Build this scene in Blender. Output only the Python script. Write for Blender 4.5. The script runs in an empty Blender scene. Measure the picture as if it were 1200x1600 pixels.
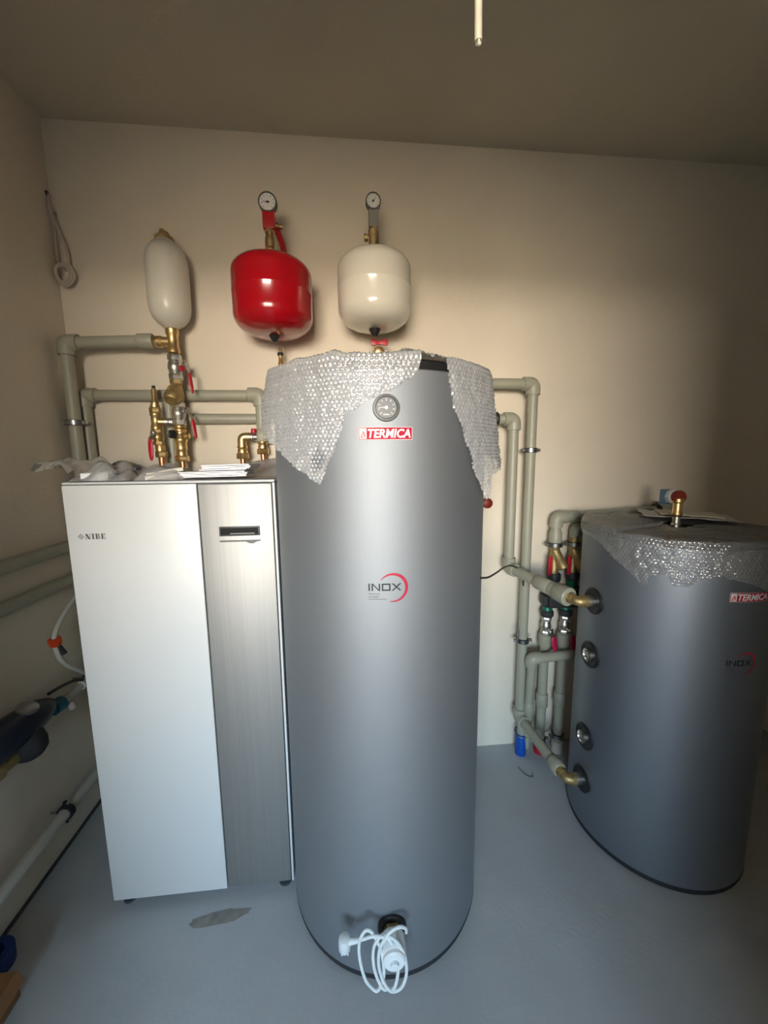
import bpy, bmesh, math, random
from mathutils import Vector, Matrix, noise
PI = math.pi
rnd = random.Random(7)
scn = bpy.context.scene
COL = scn.collection
V = Vector

# ------------------------------------------------------------------ camera
cam_data = bpy.data.cameras.new('camera')
cam = bpy.data.objects.new('camera', cam_data)
COL.objects.link(cam)
cam_data.sensor_fit = 'VERTICAL'
cam_data.sensor_height = 32.0
cam_data.lens = 32.0 * 601.0 / 1600.0
cam_data.clip_start = 0.01
right = V((0.99543909, -0.09488891, -0.00985436))
up = V((0.02296913, 0.138131, 0.99014759))
fwd = V((0.09259284, 0.98585796, -0.13968051))
cam.matrix_world = Matrix(((right.x, up.x, -fwd.x, 0.0), (right.y, up.y, -fwd.y, 0.0),
                           (right.z, up.z, -fwd.z, 1.5), (0, 0, 0, 1)))
scn.camera = cam

# ------------------------------------------------------------------ light
world = bpy.data.worlds.new('sky')
scn.world = world
world.use_nodes = True
wn = world.node_tree.nodes
wl = world.node_tree.links
bg = wn['Background']
tc = wn.new('ShaderNodeTexCoord')
sep = wn.new('ShaderNodeSeparateXYZ')
wl.new(tc.outputs['Generated'], sep.inputs[0])
wr = wn.new('ShaderNodeValToRGB')           # overcast: whiter at the horizon, bluer above
wl.new(sep.outputs['Z'], wr.inputs[0])
E0, E1 = wr.color_ramp.elements[0], wr.color_ramp.elements[1]
E0.position, E0.color = 0.0, (1.0, 0.88, 0.73, 1)
E1.position, E1.color = 1.0, (0.10, 0.19, 0.34, 1)
for p, c in ((0.10, (0.80, 0.74, 0.66, 1)), (0.22, (0.42, 0.54, 0.64, 1)), (0.45, (0.20, 0.32, 0.46, 1))):
    e = wr.color_ramp.elements.new(p)
    e.color = c
wl.new(wr.outputs[0], bg.inputs[0])
bg.inputs[1].default_value = 14.0

DOOR = (-0.76, 0.51, 0.0, 2.24)             # x0, x1, z0, z1 of the doorway just behind the camera
YF, YF2 = -0.16, -0.34                      # the two faces of the front wall
WIN = (-1.60, 0.20, 1.10, 2.45)             # glazed opening in the far wall of the hall behind
YW, YW2 = -3.00, -3.25

sun_d = bpy.data.lights.new('sun', 'SUN')
sun_d.energy = 50.0
sun_d.angle = 0.01
sun_d.color = (1.0, 0.86, 0.68)
sun = bpy.data.objects.new('sun', sun_d)
COL.objects.link(sun)
sun.rotation_euler = V((-0.8, -0.35, -0.75)).to_track_quat('-Z', 'Y').to_euler()

port_d = bpy.data.lights.new('doorway_portal', 'AREA')   # sampling portal only: gives no light itself
port_d.shape = 'RECTANGLE'
port_d.size = WIN[1] - WIN[0]
port_d.size_y = WIN[3] - WIN[2]
port_d.cycles.is_portal = True
port = bpy.data.objects.new('doorway_portal', port_d)
COL.objects.link(port)
port.location = ((WIN[0] + WIN[1]) / 2, YW2 - 0.01, (WIN[2] + WIN[3]) / 2)
port.rotation_euler = (PI / 2, 0, 0)         # -Z of the light points to +y, into the room

vs = scn.view_settings
vs.view_transform = 'Standard'
vs.look = 'None'
vs.gamma = 1.0
vs.use_curve_mapping = False
vs.exposure = 2.0

# ------------------------------------------------------------------ materials
def mat(name, col, rough=0.5, metal=0.0, noise_amt=0.0, noise_scale=8.0, bump=0.0, bump_scale=60.0,
        alpha=1.0, spec=0.5, coat=0.0, col2=None, aniso=0.0, trans=0.0, stretch=None):
    m = bpy.data.materials.new(name)
    m.use_nodes = True
    nt = m.node_tree
    b = nt.nodes['Principled BSDF']
    b.inputs['Base Color'].default_value = (*col, 1)
    b.inputs['Roughness'].default_value = rough
    b.inputs['Metallic'].default_value = metal
    b.inputs['Alpha'].default_value = alpha
    b.inputs['Specular IOR Level'].default_value = spec
    b.inputs['Coat Weight'].default_value = coat
    b.inputs['Transmission Weight'].default_value = trans
    if aniso:
        b.inputs['Anisotropic'].default_value = aniso
    if noise_amt or bump:
        t = nt.nodes.new('ShaderNodeTexCoord')
        mp = nt.nodes.new('ShaderNodeMapping')
        nt.links.new(t.outputs['Object'], mp.inputs[0])
        if stretch:
            mp.inputs['Scale'].default_value = stretch
    if noise_amt:
        n = nt.nodes.new('ShaderNodeTexNoise')
        n.inputs['Scale'].default_value = noise_scale
        n.inputs['Detail'].default_value = 6
        nt.links.new(mp.outputs[0], n.inputs['Vector'])
        r = nt.nodes.new('ShaderNodeValToRGB')
        r.color_ramp.elements[0].position = 0.3
        r.color_ramp.elements[1].position = 0.7
        c2 = col2 or tuple(c * (1 - noise_amt) for c in col)
        r.color_ramp.elements[0].color = (*c2, 1)
        r.color_ramp.elements[1].color = (*col, 1)
        nt.links.new(n.outputs[0], r.inputs[0])
        nt.links.new(r.outputs[0], b.inputs['Base Color'])
    if bump:
        n2 = nt.nodes.new('ShaderNodeTexNoise')
        n2.inputs['Scale'].default_value = bump_scale
        n2.inputs['Detail'].default_value = 5
        nt.links.new(mp.outputs[0], n2.inputs['Vector'])
        bp = nt.nodes.new('ShaderNodeBump')
        bp.inputs['Strength'].default_value = bump
        bp.inputs['Distance'].default_value = 0.004
        nt.links.new(n2.outputs[0], bp.inputs['Height'])
        nt.links.new(bp.outputs[0], b.inputs['Normal'])
    return m

M = {}
M['wall'] = mat('plaster_wall', (0.77, 0.695, 0.57), 0.9, noise_amt=0.09, noise_scale=2.3, bump=0.25, bump_scale=90, spec=0.2)
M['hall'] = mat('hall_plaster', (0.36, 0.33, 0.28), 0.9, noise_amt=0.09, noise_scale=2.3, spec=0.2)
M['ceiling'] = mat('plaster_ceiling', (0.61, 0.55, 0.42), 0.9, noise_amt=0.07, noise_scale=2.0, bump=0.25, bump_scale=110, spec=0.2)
M['floor'] = mat('painted_screed', (0.45, 0.47, 0.48), 0.6, noise_amt=0.18, noise_scale=3.0, bump=0.15, bump_scale=70, spec=0.35)
M['ground'] = mat('outside_ground', (0.33, 0.26, 0.18), 0.95, noise_amt=0.2, noise_scale=0.7)
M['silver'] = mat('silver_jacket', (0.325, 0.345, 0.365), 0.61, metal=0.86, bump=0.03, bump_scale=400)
M['silver_shaded'] = mat('silver_jacket_shaded', (0.28, 0.31, 0.35), 0.50, metal=0.85, bump=0.03, bump_scale=400)  # same silver as the tall tank, shade painted in by a darker base colour
M['black'] = mat('black_plastic', (0.012, 0.012, 0.013), 0.45)
M['rubber'] = mat('black_rubber', (0.02, 0.02, 0.022), 0.7)
M['white_panel'] = mat('white_lacquer', (0.66, 0.66, 0.64), 0.35)
M['steel'] = mat('brushed_steel', (0.37, 0.36, 0.34), 0.55, metal=0.8, noise_amt=0.10, noise_scale=3, stretch=(60, 60, 0.6))
M['cabinet'] = mat('grey_cabinet', (0.56, 0.57, 0.57), 0.55)
M['dark_gap'] = mat('dark_plinth', (0.05, 0.055, 0.06), 0.6)
M['ppr'] = mat('grey_green_pipe', (0.36, 0.355, 0.275), 0.42, noise_amt=0.06, noise_scale=14)
M['white_ppr'] = mat('pale_pipe', (0.55, 0.54, 0.48), 0.45)
M['brass'] = mat('brass', (0.82, 0.60, 0.29), 0.40, metal=1.0, noise_amt=0.25, noise_scale=50, bump=0.08, bump_scale=120)
M['brass_raw'] = mat('cast_brass', (0.56, 0.42, 0.20), 0.5, metal=0.85, noise_amt=0.3, noise_scale=60, bump=0.3, bump_scale=200)
M['copper'] = mat('copper', (0.75, 0.36, 0.18), 0.36, metal=1.0, noise_amt=0.2, noise_scale=40)
M['chrome'] = mat('nickel', (0.70, 0.68, 0.63), 0.38, metal=1.0, noise_amt=0.2, noise_scale=60)
M['galv'] = mat('zinc_steel', (0.36, 0.37, 0.38), 0.35, metal=1.0)
M['red'] = mat('red_lacquer', (0.38, 0.002, 0.008), 0.20, coat=0.4)
M['red_paint'] = mat('red_bracket_paint', (0.42, 0.008, 0.012), 0.4)
M['red_grip'] = mat('red_grip', (0.50, 0.012, 0.03), 0.4)
M['pink_grip'] = mat('crimson_grip', (0.50, 0.012, 0.07), 0.4)
M['cream'] = mat('cream_lacquer', (0.74, 0.70, 0.59), 0.2, coat=0.3)
M['flask'] = mat('milky_plastic', (0.66, 0.63, 0.54), 0.3)
M['white'] = mat('white_plastic', (0.78, 0.79, 0.78), 0.4)
M['cable_white'] = mat('white_cable', (0.72, 0.75, 0.74), 0.45)
M['cable_cream'] = mat('cream_cable', (0.74, 0.70, 0.56), 0.5)
M['plaster_cable'] = mat('pale_cable', (0.50, 0.44, 0.37), 0.6)
M['dial_white'] = mat('dial_face', (0.75, 0.74, 0.70), 0.4)
M['dial_grey'] = mat('grey_dial_face', (0.115, 0.12, 0.12), 0.4)
M['bezel'] = mat('grey_bezel', (0.10, 0.105, 0.105), 0.4)
M['bezel_metal'] = mat('gauge_bezel', (0.16, 0.165, 0.16), 0.35, metal=0.6)
M['grey_plastic'] = mat('grey_plastic', (0.27, 0.26, 0.23), 0.5)
M['dark_grey'] = mat('dark_grey_plastic', (0.035, 0.037, 0.04), 0.5)
M['ink'] = mat('black_ink', (0.015, 0.017, 0.02), 0.5)
M['ink_grey'] = mat('grey_ink', (0.11, 0.105, 0.09), 0.5)
M['silver_ink'] = mat('silver_ink', (0.34, 0.33, 0.30), 0.35, metal=0.3)
M['label_red'] = mat('label_red', (0.50, 0.010, 0.040), 0.6, spec=0.2)
M['label_white'] = mat('label_white', (0.85, 0.80, 0.79), 0.6, spec=0.2)
M['label_flame'] = mat('label_flame', (0.72, 0.06, 0.05), 0.35)
M['arc_red'] = mat('arc_red', (0.46, 0.02, 0.055), 0.4)
M['green'] = mat('green_plastic', (0.0, 0.15, 0.085), 0.4)
M['blue'] = mat('blue_tape', (0.0, 0.075, 0.40), 0.45)
M['deep_blue'] = mat('deep_blue_tape', (0.004, 0.022, 0.12), 0.5)
M['teal'] = mat('teal_plastic', (0.0, 0.13, 0.20), 0.45)
M['navy'] = mat('navy_shell', (0.008, 0.012, 0.028), 0.4)
M['orange'] = mat('orange_cap', (0.62, 0.06, 0.012), 0.45)
M['rust'] = mat('rust_red_cap', (0.17, 0.014, 0.006), 0.5)
M['pale_blue'] = mat('faded_blue_plate', (0.14, 0.24, 0.34), 0.5)
M['card'] = mat('cardboard', (0.25, 0.12, 0.045), 0.85, noise_amt=0.2, noise_scale=20)
M['paper'] = mat('white_paper', (0.80, 0.79, 0.82), 0.6)
M['leaflet'] = mat('cream_leaflet', (0.66, 0.62, 0.52), 0.6, noise_amt=0.15, noise_scale=30)
M['pcb'] = mat('dark_grommets', (0.10, 0.10, 0.105), 0.5, noise_amt=0.6, noise_scale=60)
M['glass'] = mat('gauge_glass', (0.95, 0.95, 0.95), 0.05, alpha=0.12)
M['screen'] = mat('display_glass', (0.02, 0.02, 0.02), 0.12)

def film(name, alpha, col, rough, bump=0.0, bump_scale=40.0, gloss=0.10):
    """clear film: partly see-through, with a soft white scatter and sharp glints"""
    m = bpy.data.materials.new(name)
    m.use_nodes = True
    nt = m.node_tree
    nt.nodes.remove(nt.nodes['Principled BSDF'])
    out = nt.nodes['Material Output']
    tr = nt.nodes.new('ShaderNodeBsdfTransparent')
    tr.inputs[0].default_value = (0.93, 0.94, 0.95, 1)
    p = nt.nodes.new('ShaderNodeBsdfDiffuse')
    p.inputs['Color'].default_value = (*col, 1)
    mix = nt.nodes.new('ShaderNodeMixShader')
    mix.inputs[0].default_value = alpha
    nt.links.new(tr.outputs[0], mix.inputs[1])
    nt.links.new(p.outputs[0], mix.inputs[2])
    g = nt.nodes.new('ShaderNodeBsdfGlossy')
    g.inputs['Roughness'].default_value = rough
    lw = nt.nodes.new('ShaderNodeLayerWeight')
    lw.inputs['Blend'].default_value = 0.30
    mr = nt.nodes.new('ShaderNodeMapRange')
    mr.inputs['To Min'].default_value = gloss
    mr.inputs['To Max'].default_value = 0.75
    nt.links.new(lw.outputs['Fresnel'], mr.inputs['Value'])
    mix2 = nt.nodes.new('ShaderNodeMixShader')
    nt.links.new(mr.outputs[0], mix2.inputs[0])
    nt.links.new(mix.outputs[0], mix2.inputs[1])
    nt.links.new(g.outputs[0], mix2.inputs[2])
    nt.links.new(mix2.outputs[0], out.inputs[0])
    if bump:
        t = nt.nodes.new('ShaderNodeTexCoord')
        n = nt.nodes.new('ShaderNodeTexNoise')
        n.inputs['Scale'].default_value = bump_scale
        n.inputs['Detail'].default_value = 3
        nt.links.new(t.outputs['Object'], n.inputs['Vector'])
        b = nt.nodes.new('ShaderNodeBump')
        b.inputs['Strength'].default_value = bump
        b.inputs['Distance'].default_value = 0.01
        nt.links.new(n.outputs[0], b.inputs['Height'])
        nt.links.new(b.outputs[0], p.inputs['Normal'])
        nt.links.new(b.outputs[0], g.inputs['Normal'])
    return m
M['bubble'] = film('bubble_film', 0.40, (0.90, 0.91, 0.92), 0.10, gloss=0.14)
M['bubble_thin'] = film('bubble_film_dusty', 0.27, (0.62, 0.62, 0.60), 0.10, gloss=0.11)
M['bag'] = film('clear_bag_film', 0.38, (0.86, 0.85, 0.83), 0.12, bump=0.8, bump_scale=30, gloss=0.14)
M['grey_film'] = film('grey_film', 0.75, (0.42, 0.41, 0.42), 0.3, bump=0.6, bump_scale=18)

# ------------------------------------------------------------------ mesh builder
def frame(d):
    d = V(d).normalized()
    a = V((0, 0, 1)) if abs(d.z) < 0.9 else V((1, 0, 0))
    x = a.cross(d).normalized()
    return x, d.cross(x), d

class MB:
    def __init__(self):
        self.v = []
        self.f = []
    def ring_faces(self, a, b, n):
        for i in range(n):
            j = (i + 1) % n
            self.f.append((a + i, a + j, b + j, b + i))
    def lathe(self, prof, o=(0, 0, 0), d=(0, 0, 1), seg=24, x=None):
        """prof: (radius, height) pairs along d from o; ends are capped"""
        o = V(o)
        ex, ey, ez = frame(d)
        if x is not None:
            ex = V(x).normalized(); ey = ez.cross(ex)
        s = []
        for r, h in prof:
            s.append(len(self.v))
            for i in range(seg):
                t = 2 * PI * i / seg
                self.v.append(o + ez * h + (ex * math.cos(t) + ey * math.sin(t)) * max(r, 1e-5))
        for a, b in zip(s, s[1:]):
            self.ring_faces(a, b, seg)
        self.f.append(tuple(reversed(range(s[0], s[0] + seg))))
        self.f.append(tuple(range(s[-1], s[-1] + seg)))
        return self
    def hexnut(self, r, h, o, d):
        c = 0.12 * h
        return self.lathe([(r * 0.9, 0), (r, c), (r, h - c), (r * 0.9, h)], o, d, 6)
    def tube(self, path, r, seg=12, closed=False):
        P = [V(p) for p in path]
        n = len(P)
        T = []
        for i in range(n):
            if closed:
                T.append((P[(i + 1) % n] - P[i - 1]).normalized())
            else:
                T.append((P[min(i + 1, n - 1)] - P[max(i - 1, 0)]).normalized())
        ex, _, _ = frame(T[0])
        s = []
        for i in range(n):
            ex = (ex - T[i] * ex.dot(T[i])).normalized()
            ey = T[i].cross(ex)
            s.append(len(self.v))
            rr = r[i] if isinstance(r, (list, tuple)) else r
            for k in range(seg):
                t = 2 * PI * k / seg
                self.v.append(P[i] + (ex * math.cos(t) + ey * math.sin(t)) * rr)
        for a, b in zip(s, s[1:]):
            self.ring_faces(a, b, seg)
        if closed:
            self.ring_faces(s[-1], s[0], seg)
        else:
            self.f.append(tuple(reversed(range(s[0], s[0] + seg))))
            self.f.append(tuple(range(s[-1], s[-1] + seg)))
        return self
    def box(self, lo, hi):
        (a, b, c), (d, e, g) = lo, hi
        s = len(self.v)
        self.v += [V(p) for p in ((a, b, c), (d, b, c), (d, e, c), (a, e, c), (a, b, g), (d, b, g), (d, e, g), (a, e, g))]
        for q in ((0, 3, 2, 1), (4, 5, 6, 7), (0, 1, 5, 4), (1, 2, 6, 5), (2, 3, 7, 6), (3, 0, 4, 7)):
            self.f.append(tuple(s + i for i in q))
        return self
    def prism(self, poly, o, ux, uy, depth):
        """2D polygon (counter-clockwise seen along -n) extruded by depth along n = ux x uy"""
        o, ux, uy = V(o), V(ux), V(uy)
        n = ux.cross(uy).normalized() * depth
        s = len(self.v)
        k = len(poly)
        for x, y in poly:
            self.v.append(o + ux * x + uy * y)
        for x, y in poly:
            self.v.append(o + ux * x + uy * y + n)
        self.f.append(tuple(reversed(range(s, s + k))))
        self.f.append(tuple(range(s + k, s + 2 * k)))
        for i in range(k):
            j = (i + 1) % k
            self.f.append((s + i, s + j, s + k + j, s + k + i))
        return self
    def grid(self, fn, nu, nv, thick=None):
        s = len(self.v)
        for j in range(nv + 1):
            for i in range(nu + 1):
                self.v.append(V(fn(i / nu, j / nv)))
        for j in range(nv):
            for i in range(nu):
                a = s + j * (nu + 1) + i
                self.f.append((a, a + 1, a + nu + 2, a + nu + 1))
        return self
    def quad(self, a, b, c, d):
        s = len(self.v)
        self.v += [V(a), V(b), V(c), V(d)]
        self.f.append((s, s + 1, s + 2, s + 3))
        return self

def origin(o):
    p = V((0, 0, 0))
    while o is not None:
        p += o.location
        o = o.parent
    return p

def build(name, mb, material, parent=None, bevel=0.0, angle=40, label=None, loc=None, fix=True):
    base = origin(parent) if parent else V((0, 0, 0))
    own = V(loc) if loc is not None else V((0, 0, 0))
    me = bpy.data.meshes.new(name)
    me.from_pydata([tuple(v - base - own) for v in mb.v], [], mb.f)
    me.materials.append(material)
    if bevel or fix:
        bm = bmesh.new()
        bm.from_mesh(me)
        if bevel:
            es = [e for e in bm.edges if len(e.link_faces) == 2 and e.calc_face_angle(0) > 0.6]
            bmesh.ops.bevel(bm, geom=es, offset=bevel, segments=2, affect='EDGES', profile=0.6)
        bmesh.ops.recalc_face_normals(bm, faces=bm.faces)
        bm.to_mesh(me)
        bm.free()
    me.shade_smooth()
    me.set_sharp_from_angle(angle=math.radians(angle))
    o = bpy.data.objects.new(name, me)
    COL.objects.link(o)
    o.location = own
    if parent:
        o.parent = parent
    if label:
        o['label'] = label
    return o

def thing(name, label, cat, loc=(0, 0, 0), group=None):
    o = bpy.data.objects.new(name, None)
    o.empty_display_size = 0.05
    COL.objects.link(o)
    o.location = loc
    o['label'] = label
    o['category'] = cat
    if group:
        o['group'] = group
    return o

def tag(o, label, cat, group=None):
    o['label'] = label
    o['category'] = cat
    if group:
        o['group'] = group
    return o

def structure(name, mb, material, bevel=0.0):
    o = build(name, mb, material, bevel=bevel)
    o['kind'] = 'structure'
    return o

def fillet(pts, rad, n=6):
    P = [V(p) for p in pts]
    out = [P[0]]
    for a, c, b in zip(P, P[1:], P[2:]):
        d1, d2 = (a - c).normalized(), (b - c).normalized()
        ang = d1.angle(d2)
        if ang > PI - 0.02:
            out.append(c); continue
        k = min(rad / math.tan(ang / 2), (a - c).length * 0.49, (b - c).length * 0.49)
        p, q = c + d1 * k, c + d2 * k
        for i in range(n + 1):
            t = i / n
            out.append(p * (1 - t) ** 2 + c * 2 * t * (1 - t) + q * t * t)
    out.append(P[-1])
    return out

def smooth_path(pts, n=8, closed=False):
    P = [V(p) for p in pts]
    out = []
    m = len(P)
    for i in range(m if closed else m - 1):
        if closed:
            a, b, c, d = P[i - 1], P[i], P[(i + 1) % m], P[(i + 2) % m]
        else:
            a, b, c, d = P[max(i - 1, 0)], P[i], P[i + 1], P[min(i + 2, m - 1)]
        for k in range(n):
            t = k / n
            out.append(0.5 * ((2 * b) + (c - a) * t + (2 * a - 5 * b + 4 * c - d) * t * t + (3 * b - a - 3 * c + d) * t ** 3))
    if not closed:
        out.append(P[-1])
    return out

# ------------------------------------------------------------------ room shell
XL, XR, YB, ZC = -1.13, 2.25, 1.77, 2.79
HXL, HXR = -2.2, XR                          # the hall beyond the doorway
structure('floor', MB().box((HXL - 0.2, YW2, -0.12), (XR + 0.2, YB + 0.2, 0)), M['floor'])
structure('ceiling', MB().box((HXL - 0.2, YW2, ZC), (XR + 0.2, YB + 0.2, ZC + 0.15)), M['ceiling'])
structure('wall_back', MB().box((XL - 0.2, YB, 0), (XR + 0.2, YB + 0.2, ZC)), M['wall'])
structure('wall_left', MB().box((XL - 0.2, YF2, 0), (XL, YB, ZC)), M['wall'])
structure('wall_right', MB().box((XR, YF2, 0), (XR + 0.2, YB, ZC)), M['wall'])
structure('wall_hall_right', MB().box((XR, YW2, 0), (XR + 0.2, YF2, ZC)), M['hall'])
structure('trim_left', MB().box((XL, YF + 0.001, 0), (XL + 0.010, YB, 0.007)), M['dark_gap'])
def pierced(x0, x1, y0, y1, hole):
    mb = MB()
    mb.box((x0, y0, 0), (hole[0], y1, ZC))
    mb.box((hole[1], y0, 0), (x1, y1, ZC))
    mb.box((hole[0], y0, hole[3]), (hole[1], y1, ZC))
    if hole[2] > 0:
        mb.box((hole[0], y0, 0), (hole[1], y1, hole[2]))
    return mb
structure('wall_front', pierced(XL, XR, YF2, YF, DOOR), M['wall'])
structure('wall_hall_front', pierced(HXL, XR, YW2, YW, WIN), M['hall'])
structure('wall_hall_left', MB().box((HXL - 0.2, YW2, 0), (HXL, YF2, ZC)), M['hall'])
structure('wall_hall_inner', MB().box((HXL, YF2, 0), (XL - 0.2, YF, ZC)), M['hall'])
structure('ground', MB().box((-60, -80, -0.3), (60, YW2 - 0.01, -0.14)), M['ground'])

# ------------------------------------------------------------------ lettering helpers
def text_mesh(body, size, sx=1.0, shear=0.0, offset=0.0, extrude=0.0002, spacing=1.0):
    cu = bpy.data.curves.new('t', 'FONT')
    cu.body = body
    cu.size = size
    cu.shear = shear
    cu.offset = offset
    cu.extrude = extrude
    cu.resolution_u = 3
    cu.space_character = spacing
    o = bpy.data.objects.new('t', cu)
    COL.objects.link(o)
    dg = bpy.context.evaluated_depsgraph_get()
    dg.update()
    me = bpy.data.meshes.new_from_object(o.evaluated_get(dg))
    mb = MB()
    mb.v = [V((v.co.x * sx, v.co.y, v.co.z)) for v in me.vertices]
    mb.f = [tuple(p.vertices) for p in me.polygons]
    bpy.data.objects.remove(o)
    bpy.data.meshes.remove(me)
    return mb

def fit_text(body, w, h, **k):
    """lettering scaled to fill w x h, lower left corner at 0,0"""
    mb = text_mesh(body, 1.0, **k)
    x0, x1 = min(v.x for v in mb.v), max(v.x for v in mb.v)
    y0, y1 = min(v.y for v in mb.v), max(v.y for v in mb.v)
    mb.v = [V(((v.x - x0) / (x1 - x0) * w, (v.y - y0) / (y1 - y0) * h, v.z)) for v in mb.v]
    return mb

def cyl_wrap(mb, cx, cy, r, th0, z0, lift=0.0):
    for i, p in enumerate(mb.v):
        t = th0 + p.x / r
        q = r + lift + p.z
        mb.v[i] = V((cx + q * math.cos(t), cy + q * math.sin(t), z0 + p.y))
    return mb

def shift(mb, dx, dy, dz=0):
    mb.v = [v + V((dx, dy, dz)) for v in mb.v]
    return mb

def round_rect(w, h, rad, n=4):
    out = []
    for cx, cy, a in ((w - rad, rad, -90), (w - rad, h - rad, 0), (rad, h - rad, 90), (rad, rad, 180)):
        for i in range(n + 1):
            t = math.radians(a + 90 * i / n)
            out.append((cx + rad * math.cos(t), cy + rad * math.sin(t)))
    return out

def slab(w, h, d, nx=10):
    mb = MB()
    for i in range(nx):
        x0, x1 = w * i / nx, w * (i + 1) / nx
        mb.quad((x0, 0, d), (x1, 0, d), (x1, h, d), (x0, h, d))
    mb.quad((0, 0, 0), (0, 0, d), (0, h, d), (0, h, 0))
    mb.quad((w, 0, 0), (w, h, 0), (w, h, d), (w, 0, d))
    for i in range(nx):
        x0, x1 = w * i / nx, w * (i + 1) / nx
        mb.quad((x0, 0, 0), (x1, 0, 0), (x1, 0, d), (x0, 0, d))
        mb.quad((x0, h, 0), (x0, h, d), (x1, h, d), (x1, h, 0))
    return mb

def maker_label(parent, cx, cy, r, th_left, zb, w=0.127, h=0.029):
    """red sticker with a flame box and white slanted capitals"""
    lab = build('sticker', cyl_wrap(slab(w, h, 0.0008), cx, cy, r, th_left, zb), M['label_red'], parent, fix=False,
                label='red sticker with white lettering')
    edge = MB()
    t = 0.0010
    for lo, hi in (((0, 0), (w, t)), ((0, h - t), (w, h)), ((0, 0), (t, h)), ((w - t, 0), (w, h))):
        nx = 10 if hi[0] - lo[0] > 0.01 else 1
        for i in range(nx):
            a = lo[0] + (hi[0] - lo[0]) * i / nx
            b = lo[0] + (hi[0] - lo[0]) * (i + 1) / nx
            edge.quad((a, lo[1], 0.0011), (b, lo[1], 0.0011), (b, hi[1], 0.0011), (a, hi[1], 0.0011))
    for i in range(2):
        a, b = 0.0025 + 0.0085 * i, 0.0025 + 0.0085 * (i + 1)
        edge.quad((a, 0.0025, 0.0011), (b, 0.0025, 0.0011), (b, h - 0.0025, 0.0011), (a, h - 0.0025, 0.0011))
    build('sticker_print', cyl_wrap(edge, cx, cy, r, th_left, zb), M['label_white'], lab, fix=False)
    fl = MB()
    flame = [(0.0045, 0.0055), (0.0085, 0.0045), (0.0150, 0.0060), (0.0168, 0.0105), (0.0150, 0.0160), (0.0128, 0.0220),
             (0.0105, 0.0180), (0.0072, 0.0120)]
    fl.prism(flame, (0, 0, 0.0012), (1, 0, 0), (0, 1, 0), 0.0003)
    build('flame_mark', cyl_wrap(fl, cx, cy, r, th_left, zb), M['label_flame'], lab, fix=False)
    hole = MB().prism([(0.0085, 0.0065), (0.0128, 0.0065), (0.0125, 0.0120), (0.0112, 0.0140), (0.0095, 0.0105)], (0, 0, 0.0016), (1, 0, 0), (0, 1, 0), 0.0003)
    build('flame_core', cyl_wrap(hole, cx, cy, r, th_left, zb), M['label_white'], lab, fix=False)
    tx = shift(fit_text('TERMICA', w - 0.026, h - 0.008, shear=0.18, offset=0.035, extrude=0.0), 0.0220, 0.004, 0.0013)
    build('lettering', cyl_wrap(tx, cx, cy, r, th_left, zb), M['label_white'], lab, fix=False)

def emblem(parent, cx, cy, r, th_left, zb, m_ink, m_arc):
    """wide black capitals inside a tapering red arc, three lines of small print below"""
    k = 0.0926 / 500.0                    # drawing unit: print is about 500 units wide
    mb = MB()
    def pr(poly):
        mb.prism([(x * k, y * k) for x, y in poly], (0, 0, 0.0004), (1, 0, 0), (0, 1, 0), 0.0003)
    H = 100
    pr([(0, 0), (20, 0), (20, H), (0, H)])                                              # I
    x = 42
    pr([(x, 0), (x + 19, 0), (x + 19, H), (x, H)])                                      # N
    pr([(x + 95, 0), (x + 114, 0), (x + 114, H), (x + 95, H)])
    pr([(x + 95, 0), (x + 114, 0), (x + 19, H), (x, H)])
    x = 178
    w = 116
    for poly in ([(0, 0), (w, 0), (w, 18), (0, 18)], [(0, 82), (w, 82), (w, H), (0, H)],
                 [(0, 10), (20, 10), (20, 90), (0, 90)], [(w - 20, 10), (w, 10), (w, 90), (w - 20, 90)]):
        pr([(x + a, b) for a, b in poly])                          # O
    x = 308
    pr([(x, 0), (x + 25, 0), (x + 132, H), (x + 106, H)])                               # X
    pr([(x + 106, 0), (x + 132, 0), (x + 26, H), (x, H)])
    build('lettering', cyl_wrap(mb, cx, cy, r, th_left, zb), m_ink, parent, fix=False)
    arc = MB()
    n = 40
    a0, a1 = math.radians(152), math.radians(-106)
    s = 0
    for i in range(n + 1):
        t = i / n
        a = a0 + (a1 - a0) * t
        th = 40 * math.sin(PI * t) ** 0.7 + 1.5
        R = 200
        for rr in (R, R - th):
            arc.v.append(V(((332 + rr * math.cos(a)) * k, (42 + rr * math.sin(a)) * k, 0.0008)))
    for i in range(n):
        arc.f.append((2 * i, 2 * i + 1, 2 * i + 3, 2 * i + 2))
    build('red_arc', cyl_wrap(arc, cx, cy, r, th_left, zb), m_arc, parent, fix=False)
    for j, (line, w) in enumerate((('Zbiornik', 155), ('ze stali', 135), ('nierdzewnej', 235))):
        tx = shift(fit_text(line, w * k, 24 * k, extrude=0.0), 0, (-52 - 38 * j) * k, 0.0006)
        build('small_print', cyl_wrap(tx, cx, cy, r, th_left, zb), M['ink_grey'], parent, fix=False)

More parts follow.
